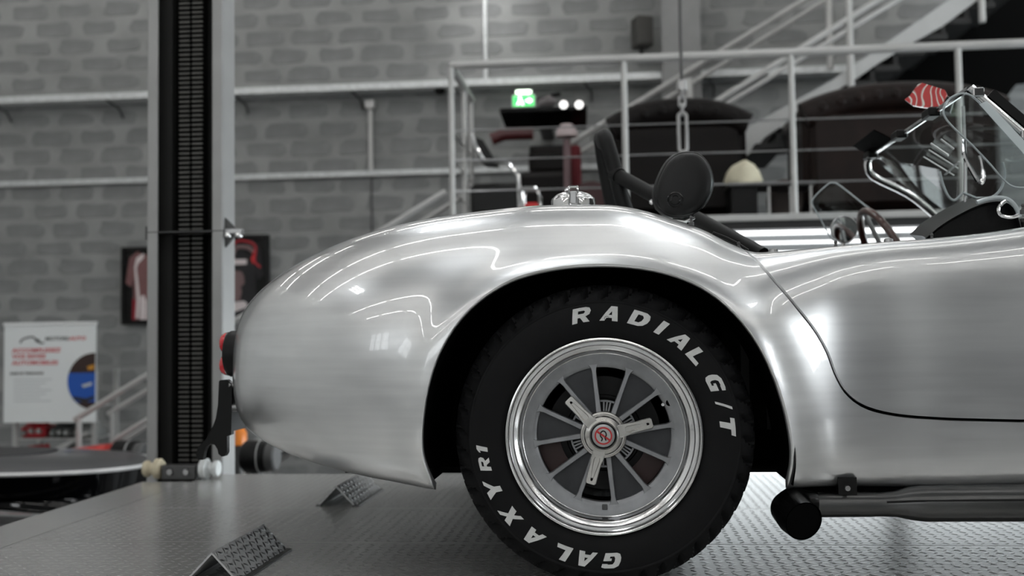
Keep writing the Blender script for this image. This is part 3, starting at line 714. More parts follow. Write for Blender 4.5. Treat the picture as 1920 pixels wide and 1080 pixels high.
# ------------------------------------------------------------------ fittings of the car
def V3(u,v,y): return tuple(float(c) for c in P(u,v,y))
M_LEATHER=mat('black_leather',rgb(17),.42,spec=.3,vary=.1,bump=.06,bscale=220)
M_VINYL=mat('black_vinyl',rgb(10),.35,spec=.3,bump=.04,bscale=200)
M_EXH=mat('exhaust_steel',rgb(92),.28,1.0,vary=.15,vscale=(3,14,14))
M_EXHB=mat('exhaust_tip_black',rgb(22),.2,.6)
M_LENS=mat('red_lens',rgb(196,18,34),.15,coat=.6)
M_WOOD=mat('wheel_rim_wood',rgb(64,30,20),.3,coat=.6,vary=.25,vscale=(30,30,30))
M_ACRYL=glass('clear_acrylic',(.97,.98,.98,1),.01,.03)
M_SCREEN=glass('windscreen_glass',(.93,.96,.95,1),.0,.02,1.45,.35)
M_EDGE=mat('acrylic_edge',rgb(176,184,186),.2,.1)
M_TINT=glass('tinted_acrylic',(.22,.22,.23,1),.02,.0)
M_WINGREFL=bpy.data.materials.new('pale_reflection_paint'); M_WINGREFL.use_nodes=True
_t=NT(M_WINGREFL); _t.n.remove(_t.n['Principled BSDF']); _d=_t.add('ShaderNodeBsdfDiffuse'); _d.inputs[0].default_value=(.75,.82,.83,1); _r=_t.add('ShaderNodeBsdfTransparent'); _m=_t.add('ShaderNodeMixShader'); _m.inputs[0].default_value=.55
_t.link(_r.outputs[0],_m.inputs[1]); _t.link(_d.outputs[0],_m.inputs[2]); _t.link(_m.outputs[0],_t.n['Material Output'].inputs[0])
# side exhaust
ye=.085; zc_=float(P(1600,947,ye)[2])
xe0=float(P(1540,950,ye)[0])
ex=cpart('exhaust_pipe',MB().tube([(xe0-.05,ye,zc_-.001),(xe0,ye,zc_),(xe0+.10,ye,zc_+.001),(xe0+.125,ye,zc_+.001),(xe0+.16,ye,zc_+.002),(xe0+.19,ye,zc_+.003),(xe0+.22,ye,zc_+.003),(xe0+.6,ye,zc_+.006),(1.85,ye,zc_+.010)],[.0275,.0275,.0275,.0265,.0285,.036,.0395,.041,.042],28),M_EXH)
e0=V3(1547,947,ye); 
tip=[(xe0-.01,ye,zc_),(xe0-.035,ye,zc_+.001),(xe0-.060,ye-.010,zc_+.001),(xe0-.072,ye-.035,zc_-.004),(xe0-.066,ye-.065,zc_-.013),(xe0-.056,ye-.095,zc_-.020)]
cpart('exhaust_tip',MB().tube(tip,[.029,.034,.041,.044,.0440,.0425],32,cap=False),M_EXHB)
cpart('exhaust_bore',MB().tube([(p[0],p[1]+.004,p[2]) for p in tip[3:]],[.036,.0385,.0395],32),M_BLACKM)
cpart('exhaust_seam',MB().tube([(xe0+.135,ye-.026,zc_+.010),(xe0+.20,ye-.036,zc_+.014),(xe0+.5,ye-.0385,zc_+.018),(1.8,ye-.040,zc_+.022)],.0025,6),M_BLACK)
cpart('exhaust_hanger',MB().box(xe0+.035,xe0+.075,ye-.015,ye+.015,zc_+.015,zc_+.062),M_BLACK)
cpart('hanger_bolt',MB().tube([(xe0+.052,ye-.03,zc_+.04),(xe0+.052,ye-.015,zc_+.04)],.006,8),M_STEEL)
cpart('sill_rail',MB().bbox(.42,1.86,.115,.20,.165,.232,.006),M_BLACKM)
# rear apron tab beside the arch
cpart('mud_flap_stay',MB().tube([V3(806,880,.02),V3(812,917,.02)],.004,6),M_BLACK)
# tail lamps
def tail_lamp(far):
    zc=float(P(431,664,.5)[2]); yy=2*YC-.50 if far else .50; xx=-1.030
    b=cpart('tail_lamp',MB().lathe([(.0,-.004),(.060,-.004),(.064,.002),(.064,.010),(.058,.03),(.0,.03)],40,'x',(xx,yy,zc)),M_BLACK)
    for s in (1,-1):
        dome=[(.0,-.026),(.016,-.024),(.025,-.018),(.0295,-.009),(.030,.0)]
        obj('lens',MB().lathe(dome,28,'x',(xx-.006,yy,zc+s*.030)).mesh('lens',60),M_LENS,b)
        obj('lens_ring',MB().lathe([(.0295,-.004),(.0308,-.003),(.0308,.0)],28,'x',(xx-.006,yy,zc+s*.030)),M_CHROME,b)
tail_lamp(False); tail_lamp(True)
# number-plate bracket
br=[(413,716),(415,713),(428,712),(437,720),(437,760),(436,815),(428,818),(428,848),(424,855),(418,856),(412,851),(410,842),(405,834),(398,832),(390,837),(386,846),(383,862),(374,862),(370,852),(374,838),(388,824),(399,806),(407,785),(411,760)]
pb=cpart('plate_bracket',MB().prism([(float(P(u,v,.52)[0]),float(P(u,v,.52)[2])) for u,v in br],.51,.53,'y'),M_BLACK)
for (u,v,r_) in ((428,722,.009),(434,765,.011)):
    a=V3(u,v,.515); cpart('bracket_stud',MB().tube([a,(a[0]+.07,a[1]+.04,a[2])],r_,12),M_STEEL)
cpart('number_plate',MB().bbox(float(P(424,740,.56)[0])-.004,float(P(424,740,.56)[0])+.002,.56,1.16,float(P(424,812,.56)[2]),float(P(424,722,.56)[2]),.001),M_BLACK)
# fuel filler cap behind the fender crest
fc=V3(1075,380,.40); zb_=float(section(fc[0],np.array([.85]))[1][0])
f=cpart('fuel_filler',MB().lathe([(.058,-.02),(.058,.006),(.0555,.012),(.052,.0135),(.0515,.0155),(.044,.022),(.028,.0285),(.0,.031)],48,'z',(fc[0],.40,fc[2]-.002)).mesh('filler',50),M_CHROME)
x_,z_=fc[0]+.002,fc[2]
lat=MB()
for s in (-1,1): lat.tube([(x_+s*.0115,.343,z_-.015),(x_+s*.0115,.340,z_+.008),(x_+s*.0115,.350,z_+.030),(x_+s*.010,.356,z_+.036)],.0026,8)
lat.tube([(x_-.0115,.354,z_+.0345),(x_+.0115,.354,z_+.0345)],.0032,8)
obj('latch_bail',lat,M_CHROME,f)
obj('latch_block',MB().bbox(x_-.008,x_+.008,.335,.352,z_-.012,z_+.021,.002),M_STEEL,f)
obj('flip_lever',MB().tube([(x_-.010,.36,z_+.036),(x_-.022,.365,z_+.027)],.003,6),M_CHROME,f)
# passenger headrest
HY=.40
hp=spline([(1232,392),(1226,370),(1232,340),(1246,310),(1262,292),(1284,284),(1308,286),(1326,300),(1337,322),(1340,346),(1334,368),(1320,390),(1300,404),(1274,410),(1248,405),(1232,392)],48)[:-1]
hc=np.array([1284,349.0])
def loop(sc,y,du=0,dv=0): return [V3(hc[0]+(u-hc[0])*sc+du,hc[1]+(v-hc[1])*sc+dv,y) for u,v in hp]
def loft(loops):
    mb=MB(); n=len(loops[0]); vs=[p for l in loops for p in l]; fs=[]
    for i in range(len(loops)-1):
        for k in range(n): fs.append((i*n+k,i*n+(k+1)%n,(i+1)*n+(k+1)%n,(i+1)*n+k))
    fs.append(tuple(range(n))); fs.append(tuple((len(loops)-1)*n+k for k in range(n))); return mb.add(vs,fs)
hd=cpart('headrest',loft([loop(.45,HY-.016),loop(.72,HY-.0135),loop(.86,HY-.009),loop(.925,HY-.003),loop(.945,HY+.004),loop(.93,HY+.006),loop(.965,HY+.007),loop(.99,HY+.014,-1),loop(.995,HY+.05,-4,1),loop(.93,HY+.10,-7,3),loop(.7,HY+.13,-6,3)]).mesh('headrest',70),M_LEATHER)
bc=V3(1266,376,HY-.013)
obj('headrest_button',MB().lathe([(.0215,.006),(.0215,-.003),(.0195,-.0045),(.0175,-.003),(.0165,.0),(.0135,.0),(.0128,-.0035),(.0105,-.0045),(.0095,-.001),(.0,-.0005)],40,'y',bc).mesh('button',40),M_BLACKG,hd)
obj('headrest_stem',MB().tube([V3(1292,402,HY+.05),V3(1288,412,HY+.05),V3(1270,440,HY+.05)],.010,12),M_CHROME,hd)
obj('stem_collar',MB().tube([V3(1262,412,HY+.03),V3(1284,415,HY+.02),V3(1302,407,HY+.02)],.006,10),M_CHROME,hd)
# seat backs below the cockpit rim, tub, dash
def seat(yc):
    mb=MB(); prof=[(.0,.24),(.02,.45),(.0,.66),(-.03,.74)]
    return mb.bbox(.30,.40,yc-.21,yc+.21,.28,.735,.04).bbox(.36,.80,yc-.21,yc+.21,.28,.42,.04)
cpart('seat',seat(.53),M_LEATHER); cpart('seat',seat(2*YC-.53),M_LEATHER)
cpart('cockpit_floor',MB().box(.2,1.2,.28,2*YC-.28,.251,.275),M_BLACKM)
# roll hoop and brace
hy0,hy1=.98,1.34
hoop=[V3(1178,410,hy0),V3(1166,372,hy0),V3(1152,315,hy0),V3(1136,262,hy0+.02)]
top=np.array(hoop[-1]); tl=[tuple(top+np.array([-.006,.06,.022])),tuple(top+np.array([-.008,.14,.030])),tuple(top+np.array([-.008,.22,.030]))]
hoop2=[V3(1126,258,hy1-.02),V3(1131,300,hy1),V3(1142,360,hy1),V3(1152,405,hy1)]
pts=spline(hoop+tl+hoop2,44)
cpart('roll_hoop',MB().tube([tuple(p) for p in pts],.0245,16).mesh('hoop',70),M_BLACK)
ba,bb=V3(1154,327,hy0),V3(1430,480,.50)
cpart('roll_bar_brace',MB().tube([ba,bb],.0225,16),M_BLACK)
cpart('brace_collar',MB().tube([tuple(np.array(ba)+(np.array(bb)-np.array(ba))*t) for t in (-.01,.035)],.0265,16),M_BLACK)
cpart('harness_bolt',MB().lathe([(.0,-.012),(.006,-.010),(.008,.0)],12,'y',V3(1222,379,.6)),M_CHROME)
# tonneau studs along the cockpit side
for (u,v) in ((1296,409),(1385,457),(1567,455),(1747,441),(1918,386)):
    b=V3(u,v+6,.15); cpart('tonneau_stud',MB().lathe([(.0065,-.012),(.0065,-.003),(.004,-.001),(.0026,.004),(.0042,.007),(.003,.011),(.0,.012)],14,'z',b),M_DKSTEEL)
for (u,v) in ((1450,469),(1666,450)):
    b=V3(u,v,.15); cpart('snap_fastener',MB().lathe([(.011,-.006),(.010,.001),(.006,.003),(.0,.003)],18,'z',b),M_STEEL)
cpart('door_edge_trim',MB().tube([V3(1336,438,.22),V3(1360,447,.22),V3(1382,458,.22),V3(1402,471,.21)],.005,8),M_BLACK)
# dash cowl
cw=spline([(1735,446),(1760,424),(1795,402),(1830,385),(1862,376),(1888,378),(1904,392),(1912,412)],24)
def cl(y,du=0,dv=0,s=1): return [V3(1800+(u-1800)*s+du,440+(v-440)*s+dv,y) for u,v in cw]+[V3(1925,470,y),V3(1740,470,y)]
cpart('dash_cowl',loft([cl(.30,0,6,.96),cl(.27,0,2,.99),cl(.31,0,0),cl(.44,-6,-3),cl(.70,-30,-6)]).mesh('cowl',50),M_VINYL)
cpart('dash_panel',MB().bbox(1.02,1.06,.34,2*YC-.34,.55,.83,.01),M_VINYL)
cpart('cowl_bead',MB().tube([V3(u,v-4,.262) for u,v in cw[10:]],.0055,10),M_EDGE)
cpart('pillar_bracket',MB().tube([V3(u,v,.25) for u,v in spline([(1886,378),(1875,386),(1872,396),(1878,405),(1896,408),(1910,404)],16)],.0045,10),M_CHROME)
# steering wheel
sc=np.array(V3(1668,494,1.20)); ax=Vector((math.cos(.42),0,math.sin(.42))); e1=Vector((0,1,0)); e2=ax.cross(e1)
sw=[tuple(sc+np.array(e1)*(.19*math.cos(t))+np.array(e2)*(.19*math.sin(t))) for t in np.linspace(0,2*math.pi,64,endpoint=False)]
s_=cpart('steering_wheel',MB().tube(sw,.0125,12,closed=True).mesh('sw',80),M_WOOD)
for k in range(3):
    t=math.pi/2+2*math.pi*k/3; q=sc+np.array(e1)*(.185*math.cos(t))+np.array(e2)*(.185*math.sin(t)); obj('steering_spoke',MB().tube([tuple(sc),tuple(q)],.008,8,flat=.4),M_STEEL,s_)
obj('steering_boss',MB().tube([tuple(sc-np.array(ax)*.02),tuple(sc+np.array(ax)*.25)],.03,14),M_BLACK,s_)
# windscreen: raked frame with a glass pane
yn,yf=.40,1.34
TN=np.array(V3(1818,166,yn)); TF=np.array(V3(1603,300,yf)); BN=TN+np.array([.30,-.02,-.30]); BF=np.array([BN[0],2*YC-BN[1],BN[2]])
TF=np.array([TN[0]-.02,2*YC-TN[1],TN[2]-.012])
ws=cpart('windscreen',MB().plate([TN,TF,BF,BN],.005),M_SCREEN)
bow=[tuple(TN+(TF-TN)*t+np.array([.05*math.sin(math.pi*t)*0,0,.0])) for t in np.linspace(0,1,9)]
obj('top_frame',MB().tube(bow,.0075,10),M_CHROME,ws)
obj('base_frame',MB().tube([tuple(BN),tuple(BF)],.012,10),M_CHROME,ws)
fp=spline([tuple(TF),tuple(TF+np.array([-.006,.012,-.03])),tuple(TF+np.array([.02,.02,-.07])),tuple(TF*.5+BF*.5+np.array([-.01,.015,0])),tuple(BF+np.array([-.02,.01,0])),tuple(BF+np.array([.05,.01,-.08]))],24)
obj('side_frame',MB().tube([tuple(p) for p in fp],.013,12),M_CHROME,ws)
npil=[tuple(TN),tuple(TN*.6+BN*.4),tuple(BN),tuple(BN+np.array([.05,0,-.08]))]
obj('side_frame',MB().tube(npil,.013,12),M_CHROME,ws)
dr=(BN-TN)/np.linalg.norm(BN-TN); up_=np.array([dr[2]*-1,0,dr[0]])
obj('frame_rubber',MB().plate([TN+dr*.045+up_*.012,TN+dr*.045+up_*.034,BN+up_*.034,BN+up_*.012],.02),M_BLACK,ws)
for t in (.05,.42,.80): 
    c=TN+(BN-TN)*t; obj('hinge_clip',MB().bbox(c[0]-.014,c[0]+.014,c[1]-.022,c[1]-.006,c[2]-.012,c[2]+.012,.003),M_CHROME,ws)
for t in (.30,.62,.97):
    c=TN+(TF-TN)*t; obj('visor_clip',MB().bbox(c[0]-.022,c[0]+.012,c[1]-.035,c[1]+.035,c[2]-.014,c[2]+.012,.004),M_BLACK,ws)
vz=[TN+(TF-TN)*.70,TN+(TF-TN)*.98,TN+(TF-TN)*.98+np.array([-.06,0,.035]),TN+(TF-TN)*.70+np.array([-.06,0,.035])]
obj('sun_visor',MB().plate(vz,.004),M_BLACKM,ws)
# acrylic wind wing on the near side
def wing(pl,y,name,parent,tilt=0.0):
    ps=[V3(u,v,y+tilt*(u-pl[0][0])/100) for u,v in pl]
    w_=obj(name,MB().plate(ps,.004),M_ACRYL,parent); obj('polished_edge',MB().tube(ps,.0026,6,closed=True),M_EDGE,parent); return w_
nw=[tuple(p) for p in spline([(1938,300),(1900,258),(1862,218),(1832,188),(1815,177),(1797,177),(1778,188),(1769,206),(1773,222),(1790,242),(1822,272),(1856,308),(1884,340),(1905,352),(1938,352)],40)]
wing(nw,.375,'wind_wing',ws)
obj('wing_reflection',MB().plate([V3(1836,196,.372),V3(1850,190,.372),V3(1940,285,.372),V3(1940,312,.372)],.0015),M_WINGREFL,ws)  # pale strip painted as a reflection along the wing
fwp=[tuple(p) for p in spline([(1523,376),(1530,366),(1552,346),(1562,343),(1575,348),(1618,382),(1634,394),(1634,400),(1608,420),(1584,446),(1566,452),(1556,444),(1540,414),(1523,384),(1523,376)],42)][:-1]
wing(fwp,1.46,'wind_wing',ws)
mc=V3(1582,431,1.42)
mr=cpart('wing_mirror',MB().lathe([(.0,.02),(.034,.014),(.047,.0),(.0485,-.008),(.0455,-.012),(.043,-.010),(.0,-.010)],40,'y',mc).mesh('mir',40),M_STEEL)
mr.rotation_euler=(0,0,0)
obj('mirror_glass',MB().lathe([(.0435,-.0105),(.0,-.0115)],40,'y',mc),mat('mirror_silver',rgb(200),.03,1.0),mr)
obj('mirror_stem',MB().tube([(mc[0],mc[1],mc[2]-.04),(mc[0]-.02,mc[1],mc[2]-.11)],.006,8),M_CHROME,mr)
# interior mirror with a red and white reflection painted on its face
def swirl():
    m=bpy.data.materials.new('red_white_reflection'); m.use_nodes=True; t=NT(m); b=t.n['Principled BSDF']
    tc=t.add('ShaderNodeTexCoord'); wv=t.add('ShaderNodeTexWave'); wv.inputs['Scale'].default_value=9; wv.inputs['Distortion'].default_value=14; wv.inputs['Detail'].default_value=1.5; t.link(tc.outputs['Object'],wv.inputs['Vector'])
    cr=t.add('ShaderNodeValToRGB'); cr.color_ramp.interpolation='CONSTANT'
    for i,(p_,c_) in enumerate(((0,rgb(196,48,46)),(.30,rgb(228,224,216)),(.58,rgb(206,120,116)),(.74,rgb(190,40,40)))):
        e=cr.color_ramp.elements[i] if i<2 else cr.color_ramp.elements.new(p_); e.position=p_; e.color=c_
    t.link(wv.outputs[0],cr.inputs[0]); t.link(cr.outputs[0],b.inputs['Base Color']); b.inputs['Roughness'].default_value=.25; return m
im=cpart('interior_mirror',MB().plate([V3(u,v,.80+.0006*(1740-u)) for u,v in ((1697,188),(1706,182),(1722,160),(1730,157),(1772,170),(1776,178),(1768,196),(1762,203),(1735,203),(1712,199))],.018),swirl())
obj('mirror_stalk',MB().tube([V3(1762,186,.80),V3(1780,190,.80),V3(1772,212,.80)],.016,10),M_BLACK,im)
# loose wire hanging inside the screen
cpart('demister_wire',MB().tube([V3(u,v,.60) for u,v in spline([(1762,322),(1768,346),(1778,368),(1790,376),(1806,362)],18)]+[V3(u,v,.60) for u,v in spline([(1830,372),(1860,370),(1878,352),(1884,325),(1880,305)],18)],.0035,6),M_EDGE)
hw=[V3(u,v,.45) for u,v in spline([(1806,262),(1808,290),(1822,320),(1838,344),(1844,330),(1838,292)],20)]
cpart('pillar_fitting',MB().tube(hw,.006,8),M_CHROME)
cpart('screen_stay',MB().tube([V3(1806,200,.62),V3(1810,300,.62),V3(1810,400,.62)],.0045,8),M_STEEL)
# white strokes painted as reflections on the screen glass
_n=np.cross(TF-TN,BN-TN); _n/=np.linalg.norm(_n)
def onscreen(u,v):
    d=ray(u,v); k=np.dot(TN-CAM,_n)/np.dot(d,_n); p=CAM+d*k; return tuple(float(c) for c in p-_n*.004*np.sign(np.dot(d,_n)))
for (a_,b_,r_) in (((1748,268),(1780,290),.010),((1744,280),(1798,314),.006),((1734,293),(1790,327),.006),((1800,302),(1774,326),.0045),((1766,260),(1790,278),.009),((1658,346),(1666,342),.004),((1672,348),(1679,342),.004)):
    obj('reflection_stroke',MB().tube([onscreen(*a_),onscreen(*b_)],r_,8,flat=.3),M_WHITE,ws)
# ------------------------------------------------------------------ lift column and pulleys
M_POST=mat('lift_column_grey',rgb(150,150,149),.45,.3,vary=.06)
M_POSTIN=mat('lift_channel_dark',rgb(34,34,33),.6,.1,spec=.2)
M_RUNG=mat('lift_ladder_rung',rgb(84,83,80),.45,.5,vary=.1)
M_PULLEY=mat('pulley_nylon',rgb(196,186,160),.5,vary=.1,vscale=(20,20,20))
yp=1.96; xa=float(P(275,700,yp)[0]); xb=float(P(417,700,yp)[0]); zt_=4.2; cw_=.046; yd=.145
lp=thing('lift_column','tall grey lift column with slotted dark ladder strip','lift column',((xa+xb)/2,yp+yd/2,FLOOR))
def lpart(name,mb,m,parent=None): 
    o=obj(name,mb,m,lp); o.location=(-(xa+xb)/2,-(yp+yd/2),-FLOOR); return o
lpart('front_lip',MB().bbox(xa,xa+cw_,yp,yp+.012,FLOOR+.02,zt_,.003),M_POST)
lpart('front_lip',MB().bbox(xb-cw_,xb,yp,yp+.012,FLOOR+.02,zt_,.003),M_POST)
lpart('side_plate',MB().box(xa,xa+.010,yp+.0121,yp+yd,FLOOR+.02,zt_),M_POST)
lpart('side_plate',MB().box(xb-.010,xb,yp+.0121,yp+yd,FLOOR+.02,zt_),M_POST)
lpart('back_plate',MB().box(xa+.0101,xb-.0101,yp+yd-.010,yp+yd,FLOOR+.02,zt_),M_POSTIN)
lpart('base_plate',MB().bbox(xa-.08,xb+.08,yp-.02,yp+yd+.06,FLOOR,FLOOR+.02,.004),M_POST)
lpart('inner_guide',MB().box(xa+.0102,xa+.085,yp+.06,yp+yd-.0101,FLOOR+.02,zt_),M_POSTIN)
l0=float(P(334,600,2.04)[0]); l1=float(P(380,600,2.04)[0]); mid=(l0+l1)/2
lpart('ladder_plate',MB().box(l0-.008,l1+.008,2.050,2.060,FLOOR+.03,zt_),M_BLACKM)
rm_=MB().bbox(0,(l1-l0)/2-.006,-.006,.004,-.0052,.0052,.002).mesh('rung',None); rm_.materials.append(M_RUNG)
zz=-.08; n_=0
while n_<146:
    for x_ in (l0,mid+.004):
        o=obj('rung',rm_,None,lp); o.location=(x_-(xa+xb)/2,2.048-(yp+yd/2),zz-FLOOR)
    zz+=.0209; n_+=1
zj=float(P(430,432,yp)[2])
lpart('joint_line',MB().box(xa-.0012,xb+.0012,yp-.0012,yp+yd,zj-.002,zj+.002),M_DKSTEEL)
lpart('safety_latch',MB().bbox(xb,xb+.075,yp+.02,yp+.06,zj-.012,zj+.010,.003),M_STEEL)
for dz in (.06,-.07): lpart('latch_gusset',MB().prism([(xb,zj),(xb+.06,zj),(xb,zj+dz)],yp+.03,yp+.045,'y'),M_DKSTEEL)
for dx in (.02,.066): lpart('latch_bolt',MB().lathe([(.0,-.018),(.010,-.016),(.012,.0),(.012,.01)],12,'y',(xb+dx,yp+.02,zj-.02)),M_CHROME)
lpart('cable_clip',MB().bbox(xa-.02,xa,yp+.02,yp+.05,zj-.03,zj+.03,.003),M_DKSTEEL)
# pulley block at the platform edge
pb_=P(332,903,1.74); pz=.0
pu=thing('pulley_block','steel pulley bracket with two grooved rollers at the column foot','pulley block',(float(pb_[0]),1.78,0))
hx=.072; obj('bracket_plate',MB().bbox(-hx,hx,-.03,.03,0,.058,.004),M_DKSTEEL,pu)
for s in (-1,1): obj('bolt',MB().lathe([(.0,-.040),(.011,-.039),(.013,-.034),(.013,-.028)],12,'y',(s*.034,0,.032)),M_STEEL,pu)
pr=[(.0,-.042),(.030,-.042),(.033,-.038),(.033,-.026),(.024,-.016),(.024,-.006),(.041,.006),(.041,.026),(.034,.034),(.0,.034)]
obj('roller',MB().lathe(pr,32,'x',(-hx-.040,.0,.042)),M_PULLEY,pu)
obj('roller',MB().lathe([(r,-h) for r,h in pr],32,'x',(hx+.044,.0,.042)),M_GALV,pu)
# hall machine frame behind the plate: car-lift cross beam
# ------------------------------------------------------------------ wall services
def wall_box(name,label,cat,u0,u1,v0,v1,y0,y1,m,b=.006,group=None):
    a=P(u0,v1,y0); c=P(u1,v0,y0); return tag(obj(name,MB().bbox(float(a[0]),float(c[0]),y0,y1,float(a[2]),float(c[2]),b),m),label,cat,group)
zt1=3.105; tray=thing('cable_tray','galvanised cable tray running along the upper block wall','cable tray',(-2,YB-.13,zt1-.03))
tr=MB().box(-6.3,6.4,-.11,.11,-.03,-.022).box(-6.3,6.4,-.114,-.11,-.03,.035).box(-6.3,6.4,.11,.114,-.03,.035); obj('tray_channel',tr,M_GALV,tray)
for u in (5,215,452,668,1100,1330):
    x_=float(P(u,200,YB-.1)[0])+2; obj('tray_bracket',MB().tube([(x_-.02,-.10,-.035),(x_+.05,.02,-.10),(x_+.05,.108,-.18)],.012,6),M_DKSTEEL,tray)
zc1=2.24; cd=thing('wall_conduit','thin horizontal conduit rail on the block wall below the cable tray','conduit',(-2,YB-.03,zc1))
obj('conduit_body',MB().bbox(-6.3,3.0,-.028,.022,-.034,.022,.006),M_GALV,cd); obj('conduit_lid',MB().box(-6.3,3.0,-.034,-.0281,.000,.010),M_GALV,cd)
x_=float(P(910,80,YB-.03)[0]); tag(obj('conduit_drop',MB().tube([(x_,YB-.03,3.13),(x_,YB-.03,CEIL-.002)],.022,10),M_GALV),'vertical conduit rising from the cable tray towards the ceiling','conduit')
x_=float(P(695,250,YB-.05)[0]); d_=thing('conduit_drop','short pale conduit joining cable tray and lower wall conduit','conduit',(x_,YB-.05,zc1+.024))
obj('pipe',MB().tube([(0,0,.0),(0,0,zt1-zc1-.152)],.026,10),M_RAIL,d_); obj('junction_box',MB().bbox(-.05,.05,-.05,.04,zt1-zc1-.24,zt1-zc1-.15,.01),M_RAIL,d_)
x_=float(P(697,380,YB-.02)[0]); tag(obj('cable',MB().tube([(x_,YB-.02,zc1-.036),(x_,YB-.02,.2)],.008,6),M_DKSTEEL),'thin dark cable dropping below the wall conduit','cable')
c_=P(825,186,YB-.14); dm=thing('dome_camera','small black dome camera below the cable tray','camera',(float(c_[0]),YB-.14,zt1-.062))
obj('dome',MB().lathe([(.0,-.055),(.03,-.05),(.05,-.03),(.056,-.0005)],18,'z'),M_BLACKG,dm)
M_COL=mat('column_grey',rgb(128),.6,vary=.05)
# steel column on the back wall
x0_,x1_=float(P(1240,60,YB-.4)[0]),float(P(1312,60,YB-.4)[0])
cl_=thing('steel_column','grey steel column against the block wall beside the speaker','column',((x0_+x1_)/2,YB-.36,FLOOR)); hw_=(x1_-x0_)/2
obj('flange',MB().box(-hw_,hw_,-.10,-.085,.0,CEIL-FLOOR-.002),M_COL,cl_); obj('web',MB().box(-.012,.012,-.0849,.105,.0,CEIL-FLOOR-.002),M_COL,cl_); obj('flange',MB().box(-hw_,hw_,.1051,.12,.0,CEIL-FLOOR-.002),M_COL,cl_)
# wall flood lamp at the end of the rising conduit
fx_=float(P(912,-70,YB-.4)[0]); fz_=float(P(912,-70,YB-.4)[2])
wl=thing('wall_flood','wall flood lamp above the rising conduit','lamp',(fx_,YB-.02,fz_))
obj('arm',MB().tube([(0,0.015,0),(0,-.45,.05)],.02,8),M_DKSTEEL,wl); obj('head',MB().bbox(-.14,.14,-.62,-.45,.0,.10,.01),M_DKSTEEL,wl); obj('lens',MB().box(-.12,.12,-.60,-.47,-.006,-.0005),M_TUBE,wl)
l_=bpy.data.lights.new('flood_beam','SPOT'); l_.energy=16; l_.spot_size=math.radians(130); l_.spot_blend=1; l_.shadow_soft_size=.08
lo_=bpy.data.objects.new('flood_beam',l_); COL.objects.link(lo_); lo_.parent=wl; lo_.location=(0,-.54,-.02); lo_.rotation_euler=(math.radians(25),0,0)
# loudspeaker
s_=P(1204,62,YB-.25); sp_=thing('wall_speaker','small dark loudspeaker hung on the block wall beside the steel column','speaker',(float(s_[0]),YB-.25,float(s_[2])),(0,0,.35))
obj('cabinet',MB().bbox(-.085,.085,-.09,.09,-.14,.15,.012),mat('speaker_grey',rgb(62,61,58),.6),sp_); obj('grille',MB().bbox(-.072,.072,-.096,-.0901,-.12,.135,.004),mat('speaker_grille',rgb(70,69,66),.8,bump=.5,bscale=300),sp_)
obj('wall_arm',MB().tube([(.0,.02,-.14),(.0,.03,-.20),(.08,.18,-.20)],.018,8),M_BLACK,sp_)
# exit sign
e_=P(982,190,YB-.45); xs_=thing('exit_sign','glowing green emergency exit sign above the black screen','exit sign',(float(e_[0]),YB-.45,float(e_[2])))
M_EXG=emit('exit_green',(.05,.55,.12,1),1.6); M_EXW=emit('exit_white',(.80,1,.78,1),3.2)
obj('sign_body',MB().bbox(-.11,.11,-.02,.03,-.06,.06,.006),M_WHITE,xs_); obj('sign_face',MB().box(-.10,.10,-.024,-.0205,-.05,.05),M_EXG,xs_)
obj('running_figure',MB().lathe([(.0,-.028),(.012,-.028),(.012,-.0245)],14,'y',(-.035,0,.03)).prism([(-.045,.015),(-.02,.018),(-.012,-.012),(.004,-.04),(-.012,-.042),(-.03,-.015),(-.055,-.04),(-.066,-.034),(-.045,-.005)],-.028,-.0245,'y'),M_EXW,xs_)
obj('arrow',MB().prism([(.02,-.008),(.05,-.008),(.05,-.028),(.088,.0),(.05,.028),(.05,.008),(.02,.008)],-.028,-.0245,'y'),M_EXW,xs_)
obj('wall_bracket',MB().box(-.02,.02,.0301,.448,-.02,.02),M_RAIL,xs_)
obj('top_reflection',MB().bbox(-.075,.075,-.02,.02,.075,.105,.008),M_EXW,xs_)  # glowing bar stands in for a reflection above the sign
